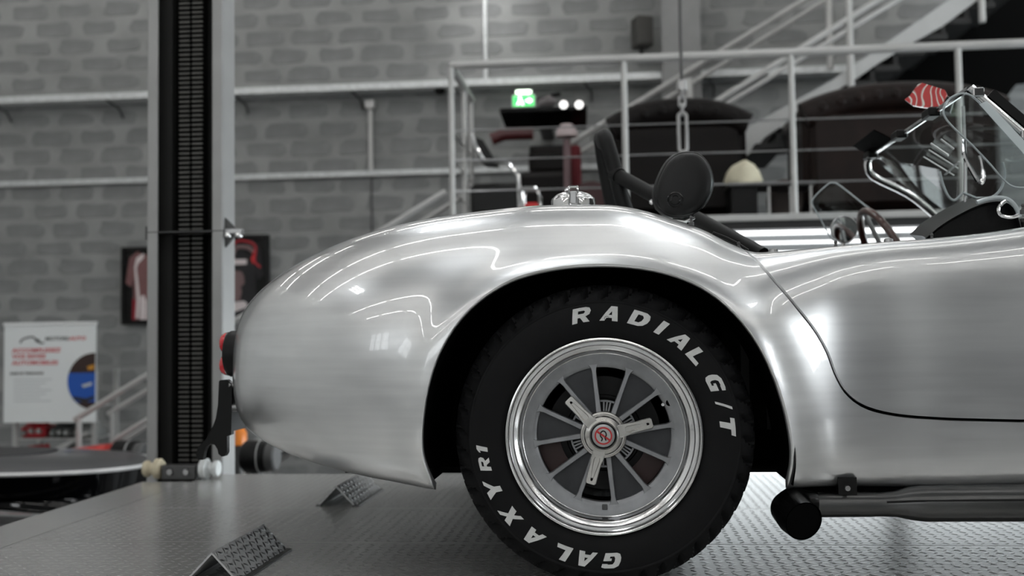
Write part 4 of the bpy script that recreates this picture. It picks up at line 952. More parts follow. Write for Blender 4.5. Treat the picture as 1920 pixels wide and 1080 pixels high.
# framed jerseys
def jersey_frame(label,u0,u1,v0,v1,kind):
    y=YB-.06; a=P(u0,v1,y); c=P(u1,v0,y); cx=(a[0]+c[0])/2; hw=(c[0]-a[0])/2; h=c[2]-a[2]
    t=thing('jersey_frame',label,'picture frame',(float(cx),y,float(a[2]))); hw=float(hw); h=float(h)
    obj('backing',MB().box(-hw,hw,.0,.045,0,h),M_BLACK,t)
    f=MB(); 
    for b in ((-hw,-hw+.03,0,h),(hw-.03,hw,0,h),(-hw+.0301,hw-.0301,0,.03),(-hw+.0301,hw-.0301,h-.03,h)): f.box(b[0],b[1],-.03,-.0005,b[2],b[3])
    obj('frame_moulding',f,M_BLACK,t)
    W=hw*.86
    jer=[(-.62,.06),(.62,.06),(.60,.60),(.72,.48),(.98,.54),(.80,.86),(.42,.95),(.2,.90),(-.2,.90),(-.42,.95),(-.80,.86),(-.98,.54),(-.72,.48),(-.60,.60)]
    if kind==0:
        M1=mat('jersey_dusky_red',rgb(120,84,84),.8,vary=.1); M2=mat('jersey_deep_red',rgb(140,24,40),.8); M3=mat('jersey_white',rgb(214,204,204),.8)
        obj('jersey',MB().prism([(a_*W,b_*h) for a_,b_ in jer],-.014,-.001,'y'),M1,t)
        for s in (-1,1):
            obj('jersey_stripe',MB().prism([(s*W*a_,h*b_) for a_,b_ in ((.50,.08),(.36,.08),(.30,.34),(.40,.60),(.46,.72),(.40,.78),(.12,.86),(.12,.92),(.46,.86),(.56,.74),(.50,.55),(.44,.34))],-.018,-.0141,'y'),M3,t)
            obj('jersey_hem',MB().prism([(s*W*a_,h*b_) for a_,b_ in ((.02,.06),(.30,.06),(.26,.36),(.10,.38),(.02,.30))],-.018,-.0141,'y'),M3,t)
            obj('jersey_side',MB().prism([(s*W*a_,h*b_) for a_,b_ in ((.66,.06),(.52,.06),(.46,.30),(.62,.34))],-.018,-.0141,'y'),M2,t)
    else:
        M1=mat('jersey_black',rgb(36,36,38),.8); M2=mat('jersey_piping_red',rgb(170,40,50),.7); M3=mat('jersey_white',rgb(200,198,198),.8); M4=mat('jersey_grey',rgb(120,98,98),.8); M5=mat('jersey_bright_red',rgb(214,38,40),.6)
        obj('jersey',MB().prism([(a_*W,b_*h) for a_,b_ in jer],-.014,-.001,'y'),M1,t)
        obj('collar_piping',MB().tube([(a_*W,-.016,b_*h) for a_,b_ in spline([(-.5,.70),(-.46,.84),(-.2,.93),(.3,.92),(.62,.86),(.58,.70),(.84,.62)],24)],.012,6),M2,t)
        obj('collar_band',MB().tube([(a_*W,-.0145,b_*h-.035) for a_,b_ in spline([(-.44,.66),(-.38,.82),(-.2,.90),(.3,.89),(.52,.84)],20)],.022,6),M4,t)
        obj('sponsor_bar',MB().box(-.5*W,.22*W,-.020,-.0141,.66*h,.72*h),M3,t)
        obj('shoulder_patch',MB().prism([(a_*W,b_*h) for a_,b_ in ((.42,.72),(.56,.84),(.60,.72),(.50,.66))],-.020,-.0141,'y'),M5,t)
        obj('chest_print',MB().prism([(a_*W,b_*h) for a_,b_ in ((-.5,.24),(-.1,.24),(.0,.34),(-.05,.40),(.12,.44),(.10,.52),(-.02,.58),(-.5,.60))],-.020,-.0141,'y'),M4,t)
        obj('hem_print',MB().prism([(a_*W,b_*h) for a_,b_ in ((-.5,.10),(.2,.16),(.26,.20),(.1,.24),(-.5,.22))],-.020,-.0141,'y'),M3,t)
    obj('pane',MB().box(-hw+.03,hw-.03,-.026,-.024,.03,h-.03),glass('frame_glass',(1,1,1,1),.0,.0,1.3),t)
jersey_frame('framed red and white jersey on the block wall left of the lift column',229,322,462,609,0)
jersey_frame('framed black jersey with red collar right of the lift column',406,503,440,604,1)
# ------------------------------------------------------------------ left corner: rack, banner, stair
yk=6.6
def RP(u,v,y=yk): return P(u,v,y)
a=RP(20,870); bq=RP(182,797); rx0,rx1=float(a[0]),float(bq[0]); 
rk=thing('storage_rack','grey metal rack behind the white banner','rack',((rx0+rx1)/2,yk+.2,FLOOR)); ox=(rx0+rx1)/2
hwk=(rx1-rx0)/2*.92
for sx in (-hwk,hwk):
    for sy in (-.18,.22): obj('upright',MB().box(sx-.02,sx+.02,sy-.02,sy+.02,0,1.56),M_RAIL,rk)
for z_ in (.35,.55,.74,.95,1.24): obj('shelf',MB().box(-hwk+.0201,hwk-.0201,-.18,.22,z_-.012,z_),M_RAIL,rk)
for s_ in ((-hwk+.03,.60,hwk-.2,.92),(-hwk+.2,.76,hwk-.05,1.0)): obj('brace',MB().tube([(s_[0],-.21,s_[1]),(s_[2],-.21,s_[3])],.014,8),M_RAIL,rk)
M_REDP=mat('red_part',rgb(178,26,40),.4,vary=.15); M_GREYP=mat('grey_part',rgb(88,90,90),.5,.4,vary=.3,vscale=(15,15,15)); M_PALEP=mat('pale_part',rgb(150,152,150),.5,.4,vary=.2)
def rack_part(label,x,z_,m,w_=.2,h_=.12,seed=0):
    r=random.Random(seed); t=thing('engine_part',label,'engine part',(ox+x*.96,yk+.20,FLOOR+z_+.001),None,'parts stored on the metal rack')
    obj('casting',MB().bbox(-w_/2,w_/2,-.12,.10,0.0,h_*.62,.02),m,t)
    obj('cover',MB().tube([(-w_*.4,-.02,h_*.62),(w_*.4,-.02,h_*.78)],h_*.22,10),m,t)
    for k in range(3): obj('spigot',MB().tube([(-w_*.3+k*w_*.3,-.09,h_*.3),(-w_*.3+k*w_*.3,-.155,h_*.3+r.uniform(-.01,.02))],.022,10),M_PALEP,t)
rack_part('red engine part at the left of the rack just under the banner',-.26,.95,M_REDP,.24,.17,1)
rack_part('red engine part at the left of the rack on the lower shelf',-.26,.74,M_REDP,.24,.15,2)
rack_part('dark grey engine part in the middle of the rack under the banner',.02,.95,M_GREYP,.22,.15,3)
rack_part('pale engine part at the right of the rack under the banner',.26,.95,M_PALEP,.22,.15,4)
rack_part('dark grey engine part in the middle of the lower rack shelf',.03,.74,M_GREYP,.22,.15,5)
rack_part('pale engine part at the right of the lower rack shelf',.27,.74,M_PALEP,.2,.14,6)
# banner
by=yk-.06
bt=[RP(8,607,by),RP(180,602,by),RP(182,792,by),RP(18,798,by)]; bx0=float(bt[0][0]); bx1=float(bt[1][0]); bz0=float(bt[2][2]); bz1=float(bt[0][2])
bn=thing('banner','white printed banner with red lettering and round blue car picture','banner',((bx0+bx1)/2,by,bz0)); BW=(bx1-bx0)/2; BH=bz1-bz0
M_BAN=mat('banner_white',rgb(228,232,232),.55); M_BRED=mat('banner_red_print',rgb(196,40,52),.6); M_BBLK=mat('banner_black_print',rgb(40,40,42),.6); M_BBLUE=mat('banner_blue_print',rgb(22,84,176),.5); M_BBRN=mat('banner_brown_print',rgb(52,34,28),.6); M_BGRY=mat('banner_grey_print',rgb(186,190,192),.6)
obj('sheet',MB().bbox(-BW,BW,.0,.012,0,BH,.002),M_BAN,bn); obj('top_rail',MB().bbox(-BW-.006,BW+.006,-.010,.018,BH-.02,BH+.006,.004),M_WHITE,bn)
def btext(s,x,z_,size,m,name='printed_line',bold=.0016):
    me=text_mesh(s,size,.0008,.12,bold,1.05,'LEFT',1.25); o=obj(name,me,m,bn,(x,-.0012,z_),(math.pi/2,0,0)); return o
btext('ACCOMPLISSEZ',-BW*.82,BH*.725,.050,M_BRED); btext('VOS REVES',-BW*.82,BH*.665,.050,M_BRED); btext('AUTOMOBILES',-BW*.82,BH*.600,.050,M_BRED)
btext('BASE DE TENDANCE',-BW*.86,BH*.495,.026,M_BBLK); btext('MOTORS',-BW*.10,BH*.84,.042,M_BBLK,'logo_text'); btext('.AUTO',BW*.40,BH*.84,.042,M_BRED,'logo_text')
lg=spline([(-.64,.80),(-.62,.83),(-.50,.855),(-.36,.86),(-.30,.83),(-.24,.83),(-.22,.80),(-.12,.80)],24); obj('logo_car_line',MB().tube([(a_*BW,-.001,b_*BH) for a_,b_ in lg],.007,6),M_BBLK,bn)
obj('logo_blot',MB().prism([(-.34*BW,.855*BH),(-.30*BW,.81*BH),(-.20*BW,.805*BH),(-.22*BW,.83*BH)],-.003,-.0005,'y'),M_BBLK,bn)
for i in range(7): obj('text_line',MB().box(-BW*.78,BW*(.05-.12*(i%3)),-.0016,-.0002,BH*(.43-.036*i),BH*(.438-.036*i)),M_BGRY,bn)
cx_,cz_,cr_=BW*.98,BH*.41,BH*.285
def disc_part(z0_,z1_,m,name,y):
    pts=[]; 
    for t in np.linspace(-math.pi,math.pi,96): 
        x=cx_+cr_*math.cos(t); z_=cz_+cr_*math.sin(t); pts.append((min(x,BW*.995),min(max(z_,z0_),z1_)))
    q=[pts[0]]
    for p in pts[1:]:
        if abs(p[0]-q[-1][0])+abs(p[1]-q[-1][1])>1e-4: q.append(p)
    obj(name,MB().prism(q[:-1] if (abs(q[0][0]-q[-1][0])+abs(q[0][1]-q[-1][1]))<1e-3 else q,y-.001,y,'y'),m,bn)
disc_part(cz_-cr_,cz_+cr_,M_BBRN,'picture_disc',-.0003); disc_part(cz_-cr_*.72,cz_+cr_*.30,M_BBLUE,'picture_car',-.0016)
obj('picture_bumper',MB().prism([(BW*.52,cz_-cr_*.52),(BW*.80,cz_-cr_*.60),(BW*.97,cz_-cr_*.5),(BW*.97,cz_-cr_*.62),(BW*.78,cz_-cr_*.74),(BW*.52,cz_-cr_*.64)],-.004,-.0028,'y'),M_BBLK,bn)
obj('picture_lamp',MB().prism([(BW*.70,cz_-cr_*.12),(BW*.92,cz_-cr_*.02),(BW*.92,cz_-cr_*.14),(BW*.74,cz_-cr_*.22)],-.004,-.0028,'y'),M_BGRY,bn)
obj('picture_glow',MB().prism([(BW*.82,cz_+cr_*.52),(BW*.97,cz_+cr_*.60),(BW*.97,cz_+cr_*.42),(BW*.84,cz_+cr_*.40)],-.004,-.0013,'y'),mat('banner_amber_print',rgb(200,140,40),.6),bn)
# ------------------------------------------------------------------ mezzanine with railing
YM=4.8; xm=float(P(847,250,YM)[0]); zm=1.368; zr=2.475; XM1=6.2
M_FASC=mat('fascia_black',rgb(16),.6); M_CARPET=mat('mezzanine_floor',rgb(52,50,48),.7)
mz=thing('mezzanine','black-edged mezzanine platform carrying the lounge furniture','platform',(2.5,6.35,zm-.10))
def mpart(name,mb,m): o=obj(name,mb,m,mz); o.location=(-2.5,-6.35,-(zm-.10)); return o
mpart('deck_slab',MB().box(xm,XM1,YM+.02,YB-.50,zm-.10,zm-.0),M_FASC)
mpart('edge_angle',MB().bbox(xm-.02,XM1,YM-.03,YM+.0199,zm-.045,zm,.004),M_RAIL)
mpart('fascia',MB().box(xm-.01,XM1,YM-.01,YM+.0199,zm-.101,zm-.0451),M_FASC)
for x_ in (xm+.2,2.2,5.6):
    mpart('support_post',MB().box(x_-.06,x_+.06,5.9,6.02,FLOOR,zm-.1001),M_DKSTEEL)
# lit strips below the platform
for i,(y_,h_,xx0,xx1) in enumerate(((4.93,.024,.2,3.4),(5.78,.014,.4,3.8),(6.75,.014,.9,3.2))):
    t=thing('strip_light',('bright white light strip closest under the mezzanine edge','bright white light strip second behind the mezzanine edge','bright white light strip deepest under the mezzanine')[i],'strip light',((xx0+xx1)/2,y_,zm-.1015),None,'light strips under the mezzanine')
    L=(xx1-xx0)/2; obj('housing',MB().box(-L,L,.0051,.05,-h_-.004,.0),M_RAIL,t); obj('diffuser',MB().bbox(-L+.01,L-.01,-.025,.005,-h_-.002,-.003,.003),M_MEZ,t)
# railing
rl=thing('mezzanine_railing','long grey tube railing with wire infill along the mezzanine edge','railing',(2.5,YM,zm))
def rpart(name,mb,m=M_RAIL): o=obj(name,mb,m,rl); o.location=(-2.5,-YM,-zm); return o
rpart('top_rail',MB().tube([(xm,5.86,zr-.0),(xm,YM+.04,zr),(xm+.012,YM+.01,zr),(xm+.04,YM,zr),(XM1,YM,zr)],.030,14))
for (x_,y_) in [(xm,YM),(xm,5.45),(xm,5.84)]+[(float(P(u,300,YM)[0]),YM) for u in (1173,1488,1803)]+[(3.95,YM),(5.1,YM)]:
    rpart('post',MB().tube([(x_,y_,zm+.001),(x_,y_,zr-.015)],.0215,12))
for k,v_ in enumerate((235,292,351)):
    z_=float(P(1160,v_,YM)[2]); rpart('wire',MB().tube([(xm,YM,z_),(XM1,YM,z_)],.006,6),M_STEEL); rpart('wire',MB().tube([(xm,YM,z_),(xm,5.84,z_)],.006,6),M_STEEL)
# ------------------------------------------------------------------ stair rising from the hall floor at the left
M_TREAD=mat('stair_tread_black',rgb(20),.6)
def rail_line(t,pa,pb,y,r,name='handrail'):
    a=P(*pa,y); b=P(*pb,y); o=obj(name,MB().tube([tuple(a),tuple(b)],r,10),M_RAIL,t); o.location=tuple(-np.array(t.location)); return a,b
st=thing('lower_stair','grey stair with tube handrails climbing from the left to the mezzanine','stair',(-3.4,5.3,FLOOR))
A0,A1=rail_line(st,(140,787),(836,359),4.8,.022); rail_line(st,(212,826),(836,443),4.8,.018,'mid_rail')
B0,B1=rail_line(st,(203,777),(874,365),5.84,.022); rail_line(st,(232,826),(874,431),5.84,.018,'mid_rail')
def sp(name,mb,m): o=obj(name,mb,m,st); o.location=tuple(-np.array(st.location)); return o
for (a,b,y_) in ((A0,A1,4.8),(B0,B1,5.84)):
    for t in (.012,.28,.52,.76):
        p=a+(b-a)*t; sp('baluster',MB().tube([(p[0],y_,p[2]),(p[0],y_,max(FLOOR+.02,p[2]-.95))],.020,10),M_RAIL)
sl=(A1[2]-A0[2])/(A1[0]-A0[0]); xs0=A0[0]+.15; zs0=A0[2]-.95
n=12
for k in range(n):
    x_=xs0+(A1[0]-xs0)*(k+.5)/n-.16; z_=A0[2]+sl*(x_-A0[0])-.98
    if z_>FLOOR+.05: sp('tread',MB().box(x_-.15,x_+.15,4.85,5.79,z_-.03,z_),M_TREAD)
for y_ in (4.81,5.80):
    pts=[(xs0,A0[2]+sl*(xs0-A0[0])-1.12),(A1[0],A1[2]-1.12),(A1[0],A1[2]-.92),(xs0,A0[2]+sl*(xs0-A0[0])-.92)]
    pts=[(a_,max(b_,FLOOR)) for a_,b_ in pts]; sp('stringer',MB().prism(pts,y_,y_+.02,'y'),M_RAIL)
# ------------------------------------------------------------------ upper stair from the mezzanine
us=thing('upper_stair','grey steel stair with black treads rising to the right above the mezzanine','stair',(2.6,6.8,zm))
def upart(name,mb,m): o=obj(name,mb,m,us); o.location=tuple(-np.array(us.location)); return o
YS0,YS1=6.3,7.35
M_STRG=mat('stringer_paint',rgb(172,173,172),.5,.1,vary=.04)
spx=[(1370,271),(1384,249),(1560,150),(1770,6),(1900,-85),(1960,-85),(1830,2),(1770,47),(1713,79),(1650,116),(1600,151),(1534,189),(1414,271),(1404,290),(1370,293)]
spx=[(u,v) for u,v in spx]
for y_ in (YS0,YS1):
    upart('stringer',MB().prism([(float(P(u,v,YS0)[0]),float(P(u,v,YS0)[2])) for u,v in spx],y_,y_+.03,'y'),M_STRG)
q0=P(1414,285,YS0); q1=P(1900,-40,YS0)
for k in range(11):
    t=(k+.5)/11; x_=q0[0]+(q1[0]-q0[0])*t; z_=q0[2]+(q1[2]-q0[2])*t
    upart('tread',MB().bbox(x_-.12,x_+.15,YS0+.031,YS1-.001,z_-.035,z_+.015,.004),M_TREAD)
    upart('riser',MB().box(x_+.10,x_+.13,YS0+.031,YS1-.001,z_+.0151,z_+.19),M_TREAD)
for (pa,pb,y_,r_) in (((1047,283),(1560,-32),YS1,.026),((1060,303),(1600,-32),YS1,.020),((1320,205),(1700,-34),YS0,.026),((1329,215),(1740,-35),YS0,.020)):
    a=P(*pa,y_); b=P(*pb,y_); upart('handrail',MB().tube([tuple(a),tuple(b)],r_,10),M_RAIL)
for (u,va,vb,y_,r_) in ((1057,300,400,YS1,.034),(1292,148,330,YS1,.040),(1553,-20,130,YS1,.030),(1590,-30,195,YS0,.030),(1838,-60,42,YS0,.028),(1331,215,330,YS0,.02)):
    a=P(u,va,y_); b=P(u,vb,y_); upart('baluster',MB().tube([tuple(a),(a[0],a[1],b[2])],r_,10),M_RAIL)
upart('under_stair_panel',MB().prism([(float(P(u,v,7.30)[0]),float(P(u,v,7.30)[2])) for u,v in ((1545,200),(1600,165),(1660,125),(1720,92),(1780,52),(1850,8),(1960,-62),(1990,-62),(1990,150),(1905,158),(1880,192),(1700,196))],7.29,7.32,'y'),M_BLACKM)
# ------------------------------------------------------------------ lounge furniture on the mezzanine
M_CHEST=mat('dark_brown_leather',rgb(14,10,9),.45,spec=.15,vary=.3,vscale=(8,8,8)); M_CHEST2=mat('brown_leather',rgb(24,14,11),.45,spec=.2,vary=.3,vscale=(8,8,8)); M_OXB=mat('oxblood_leather',rgb(66,20,22),.4,vary=.2); M_CREAM=mat('cream_fleece',rgb(206,200,176),.9,vary=.1,bump=.6,bscale=60)
def chesterfield(name,label,u0,u1,y,h,dp,m,cat):
    x0=float(P(u0,300,y)[0]); x1=float(P(u1,300,y)[0]); w=x1-x0; t=thing(name,label,cat,((x0+x1)/2,y,zm)); W=w/2
    obj('base',MB().bbox(-W+.08,W-.08,-dp/2+.06,dp/2-.06,.08,.36,.03),m,t)
    obj('seat_cushion',MB().bbox(-W+.2,W-.2,-dp/2+.2,dp/2-.02,.36,.47,.04),m,t)
    obj('back',MB().bbox(-W+.04,W-.04,-dp/2,-dp/2+.19,.10,h-.20,.04),m,t)
    obj('back_roll',MB().tube([(a_*W,-dp/2+.06,h-.10-.13*abs(a_)**2.5) for a_ in np.linspace(-1,1,15)],.10,14),m,t)
    for s in (-1,1):
        obj('arm',MB().bbox(s*W-(.0 if s<0 else .2),s*W+(.2 if s<0 else .0),-dp/2+.10,dp/2-.02,.10,h-.17,.04),m,t); obj('arm_roll',MB().tube([(s*(W-.08),-dp/2+.12,h-.20),(s*(W-.08),dp/2,h-.20)],.10,14),m,t)
        for sy in (-1,1): obj('foot',MB().lathe([(.02,0),(.035,.05),(.03,.082)],10,'z',(s*(W-.14),sy*(dp/2-.12),0)),M_BLACK,t)
    tf=MB(); nc=max(4,int(w/.13))
    for k in range(nc): kx=-1+2*(k+.5)/nc; tf.lathe([(.0,-.012),(.028,-.008),(.045,.008)],8,'y',(kx*W*.92,-dp/2-.036,h-.10-.13*abs(kx*.92)**2.5))
    o=obj('tufting',tf,m,t); o['kind']='stuff'
    return t
chesterfield('chesterfield_armchair','dark chesterfield armchair behind the railing above the headrest',1148,1392,5.80,.98,.72,M_CHEST,'armchair')
chesterfield('chesterfield_sofa','brown chesterfield sofa behind the railing near the windscreen',1492,1850,5.75,1.02,.82,M_CHEST2,'sofa')
def furn(name,label,cat,u,y): 
    x=float(P(u,330,y)[0]); return thing(name,label,cat,(x,y,zm)),x
# tubular lounge chair
def toL(t,u,v,y): p=P(u,v,y); return (float(p[0]-t.location[0]),float(p[1]-t.location[1]),float(p[2]-zm))
t,x=furn('tube_chair','black leather tube chair with chrome arms at the railing corner','chair',930,5.6)
obj('seat_box',MB().bbox(-.18,.20,-.2,.25,.12,.36,.03),M_LEATHER,t); obj('back_pad',MB().plate([toL(t,u,v,5.6) for u,v in ((889,262),(912,272),(932,308),(905,306))],.4),M_LEATHER,t)
for dy in (-.22,.22):
    obj('chrome_frame',MB().tube([toL(t,885,250,5.6+dy),toL(t,893,275,5.6+dy),toL(t,906,298,5.6+dy),toL(t,914,303,5.6+dy),toL(t,950,302,5.6+dy),toL(t,972,330,5.6+dy),(.2,dy,.03),(-.15,dy,.03)],.016,8),M_CHROME,t)
obj('floor_bar',MB().tube([(-.15,-.22,.016),(-.15,.22,.016)],.016,8),M_CHROME,t)
t,x=furn('red_stool','small chrome stool with a red pad beside the tube chair','stool',998,5.4)
obj('pad',MB().bbox(-.065,.065,-.12,.12,.10,.19,.03),M_RED,t)
for dy in (-.09,.09): obj('chrome_loop',MB().tube([(-.06,dy,.0),(-.07,dy,.26),(-.055,dy,.30),(.03,dy,.30),(.055,dy,.25),(.065,dy,.0)],.012,8),M_CHROME,t)
t,x=furn('oxblood_armchair','dark red leather armchair behind the tube chair','armchair',985,6.6)
obj('arm',MB().tube([toL(t,922,262,6.5),toL(t,945,252,6.5),toL(t,1000,250,6.5)],.055,12),M_OXB,t); obj('body',MB().bbox(-.05,.38,-.1,.28,.05,.62,.05),M_CHEST,t); obj('back',MB().bbox(.02,.38,.1,.28,.62,.86,.05),M_CHEST,t)
t,x=furn('round_back_chair','oxblood round-backed chair beside the roll hoop','chair',1108,6.42)
arch=[(-.2,.0),(.2,.0)]+[(.2*math.cos(a_),.30+.20*math.sin(a_)) for a_ in np.linspace(0,math.pi,16)]
obj('back_shell',MB().prism(arch,-.05,.05,'y'),M_OXB,t); obj('seat',MB().bbox(-.19,.19,.0501,.35,.14,.26,.03),M_OXB,t)
for s in (-1,1): obj('leg',MB().tube([(s*.16,.3,.15),(s*.16,.32,.004)],.016,8),M_BLACK,t)
t,x=furn('side_counter','pale topped counter behind the round-backed chair','counter',1144,7.05)
obj('counter_body',MB().bbox(-.22,.25,-.15,.20,.0,.44,.01),mat('counter_olive',rgb(70,68,58),.6),t); obj('counter_top',MB().bbox(-.24,.27,-.17,.22,.441,.48,.008),mat('counter_top_pale',rgb(170,158,138),.5),t)
t,x=furn('dark_cabinet','tall dark cabinet with a red curtain in the lounge','cabinet',1040,7.02)
obj('carcass',MB().bbox(-.22,.14,-.10,.22,0,.92,.01),M_BLACK,t); obj('red_curtain',MB().bbox(.142,.24,-.08,.2,0,.92,.02),mat('dark_red_cloth',rgb(92,16,26),.8),t); obj('cream_notice',MB().box(-.14,-.04,-.106,-.1005,.46,.56),M_CREAM,t)
t,x=furn('cap_stand','pale cap on a stand left of the roll hoop','stand',1064,6.05)
obj('pole',MB().tube([(0,0,0.01),(0,0,.80)],.03,10),mat('stand_pink',rgb(120,98,100),.6),t); obj('cap',MB().lathe([(.0,.93),(.05,.92),(.085,.87),(.09,.82),(.0,.80)],18,'z'),mat('cap_pale',rgb(186,172,172),.7),t); obj('foot',MB().lathe([(.12,0),(.12,.012),(.0,.02)],18,'z'),M_BLACK,t)
# wall-mounted screen tilted down
sc_=thing('tv_screen','wide black screen tilted down below the exit sign','screen',(float(P(1020,222,7.1)[0]),7.1,float(P(1020,238,7.1)[2])))
def tl(u,v,y): p=P(u,v,y); return tuple(float(p[i]-sc_.location[i]) for i in range(3))
obj('panel',MB().plate([tl(950,240,7.0),tl(1100,238,7.0),tl(1101,202,6.8),tl(937,207,6.8)],.05),M_BLACKG,sc_); obj('wall_mount',MB().box(-.06,.06,.03,.75,.02,.10),M_BLACK,sc_)
# clutter on the screen's top edge
cz=P(1020,196,6.85); t=thing('cloth_bundle','grey cloth bundle lying on top of the black screen','cloth',(float(P(1030,203,6.82)[0]),6.86,float(P(1030,198,6.82)[2])))
obj('fold',MB().tube([(-.10,.0,.03),(0,0,.06),(.06,0,.04)],[.03,.06,.03],10),mat('cloth_grey',rgb(112,108,108),.9),t); obj('dark_fold',MB().tube([(-.11,-.01,.05),(0,-.02,.09),(.10,-.01,.11)],[.015,.022,.02],8),M_BLACK,t)
for u,lb in ((1057,'small bright spotlight left of the pair on the screen edge'),(1086,'small bright spotlight right of the pair on the screen edge')):
    p=P(u,200,6.78); b_=thing('spot_lamp',lb,'lamp',(float(p[0]),6.755,float(p[2])-.018),None,'spot lamps above the screen'); obj('lens',MB().lathe([(.0,-.03),(.03,-.026),(.036,.0)],14,'y',(0,0,.03)),emit('spot_lens',(1,.97,.94,1),1.4) if 'spot_lens' not in bpy.data.materials else bpy.data.materials['spot_lens'],b_); obj('housing',MB().lathe([(.038,.0),(.038,.04),(.0,.05)],14,'y',(0,0,.03)),M_BLACK,b_)
# black low tables, cream fleece
t,x=furn('low_cabinet','low black cabinet with open legs under the stair foot','cabinet',1440,5.25)
obj('top',MB().bbox(-.30,.30,-.18,.18,.235,.262,.005),M_DKSTEEL,t); obj('body',MB().box(-.28,-.10,-.15,.16,0,.2349),M_BLACK,t)
for s in (-.02,.13,.27): obj('leg',MB().box(s-.008,s+.008,-.16,-.14,0,.2349),M_RAIL,t)
fl=thing('fleece','cream fleece thrown over the black cabinet','fleece',(float(P(1394,330,5.2)[0]),5.22,zm+.2625))
obj('pelt',loft([[(a_*s_,b_*.16*(.9 if s_<.9 else 1),c_) for a_,b_ in [(math.cos(q),math.sin(q)) for q in np.linspace(0,2*math.pi,14,endpoint=False)]] for s_,c_ in ((.125,.0),(.14,.03),(.12,.09),(.08,.14),(.03,.16))]).mesh('pelt',80),M_CREAM,fl)
t,x=furn('plush_cushion','brown grey cushion leaning behind the low cabinet','cushion',1470,5.468)
obj('cover',loft([[(a_*s_*.8,c_*.6,.17+b_*s_) for a_,b_ in [(math.cos(q),math.sin(q)) for q in np.linspace(0,2*math.pi,16,endpoint=False)]] for s_,c_ in ((.08,-.06),(.15,-.04),(.17,0),(.15,.04),(.08,.06))]).mesh('cushion',80),mat('plush',rgb(84,76,72),.9,vary=.2),t)
# hoist chain hanging in front of the railing
hx_=float(P(1279,200,3.9)[0]); hz=float(P(1280,285,3.9)[2])
hc_=thing('hoist_chain','steel hoist chain with a long link hanging in front of the railing','chain',(hx_,3.9,hz))
zz1=float(P(1279,165,3.9)[2])-hz
obj('rope',MB().tube([(0,0,zz1),(0,0,CEIL-hz-.002)],.010,8),M_DKSTEEL,hc_)
def link(cz_,h,w_,rot,r=.008):
    pts=[]; 
    for q in np.linspace(0,2*math.pi,20,endpoint=False):
        a_=w_*math.cos(q); b_=(h-w_)*(1 if math.sin(q)>0 else -1)*(abs(math.sin(q))>.3)+w_*math.sin(q)
        pts.append((a_,0,cz_+b_) if not rot else (0,a_,cz_+b_))
    return MB().tube(pts,r,6,closed=True)
L_=.235; obj('long_link',link(L_/2,L_/2,.024,False,.011),M_STEEL,hc_)
z0=L_; k=0
while z0<zz1+.02:
    obj('chain_link',link(z0+.022,.034,.017,k%2==0,.008),M_STEEL,hc_); z0+=.050; k+=1
obj('shackle',MB().bbox(-.03,.03,-.02,.02,zz1-.02,zz1+.05,.01),M_STEEL,hc_)
# ------------------------------------------------------------------ parked cars beyond the platform
def parked_car(name,label,cat,loc,rz,Ln,Wd,Ht,m,glassm,open_top=False,lamp=None):
    t=thing(name,label,cat,loc,(0,0,rz)); secs=[]
    prof=[(0,.36,.50),(.04,.22,.60),(.12,.19,.68),(.28,.18,.74),(.38,.18,.78),(.62,.18,.80),(.80,.18,.80),(.93,.20,.74),(.985,.26,.66),(1,.38,.52)]
    for f_,zb_,zt_ in prof:
        x=(f_-.5)*Ln; wd=Wd/2*(1-.28*abs(2*f_-1)**4); hh=Ht*.62; zt2=zt_/.80*hh; zb2=zb_
        ring=[]
        for a_ in np.linspace(0,2*math.pi,28,endpoint=False):
            c,s=math.cos(a_),math.sin(a_); ring.append((x,wd*math.copysign(abs(c)**.6,c),(zt2+zb2)/2+(zt2-zb2)/2*math.copysign(abs(s)**.6,s)))
        secs.append(ring)
    obj('body',loft(secs).mesh('body',60),m,t)
    if not open_top:
        cab=[]
        for f_,k_ in ((.30,.0),(.40,.75),(.48,1),(.64,1),(.74,.8),(.88,.0)):
            x=(f_-.5)*Ln; zt2=Ht*.58+(Ht*.42)*k_; wd=Wd/2*(.88-.22*k_); ring=[(x,wd,Ht*.5),(x,wd*.97,(Ht*.5+zt2)/2),(x,wd*.80,zt2*.985),(x,0,zt2),(x,-wd*.80,zt2*.985),(x,-wd*.97,(Ht*.5+zt2)/2),(x,-wd,Ht*.5)]; cab.append(ring)
        obj('cabin',loft(cab).mesh('cabin',50),glassm,t)
        obj('roof_panel',MB().bbox(-.03*Ln,.15*Ln,-Wd*.26,Wd*.26,Ht*.985,Ht*1.005,.008),m,t)
    for fx in (-.31,.33):
        for s in (-1,1):
            w_=obj('wheel',MB().lathe([(.0,-.1),(.20,-.1),(.22,-.11),(.31,-.10),(.33,-.06),(.33,.06),(.31,.1),(.0,.1)],28,'y',(fx*Ln,s*(Wd/2-.11),.33)),M_RUBBER,t)
    if lamp:
        for s in (-1,1): obj('lamp',MB().bbox(.47*Ln,.497*Ln,s*Wd*.36-.14,s*Wd*.36+.14,Ht*.46,Ht*.54,.01),lamp,t)
    return t
M_CARBLK=mat('car_paint_black',rgb(5,5,6),.06,spec=.35); M_DGLASS=mat('dark_car_glass',rgb(14,15,17),.06); M_CANOPY=mat('canopy_grey',rgb(76,76,78),.35,coat=.3); M_CANOPY2=mat('canopy_dark_grey',rgb(46,46,48),.5); M_CARRED=mat('car_paint_red',rgb(196,44,36),.3,coat=.6); M_AMBER=mat('amber_lens',rgb(226,128,40),.3)
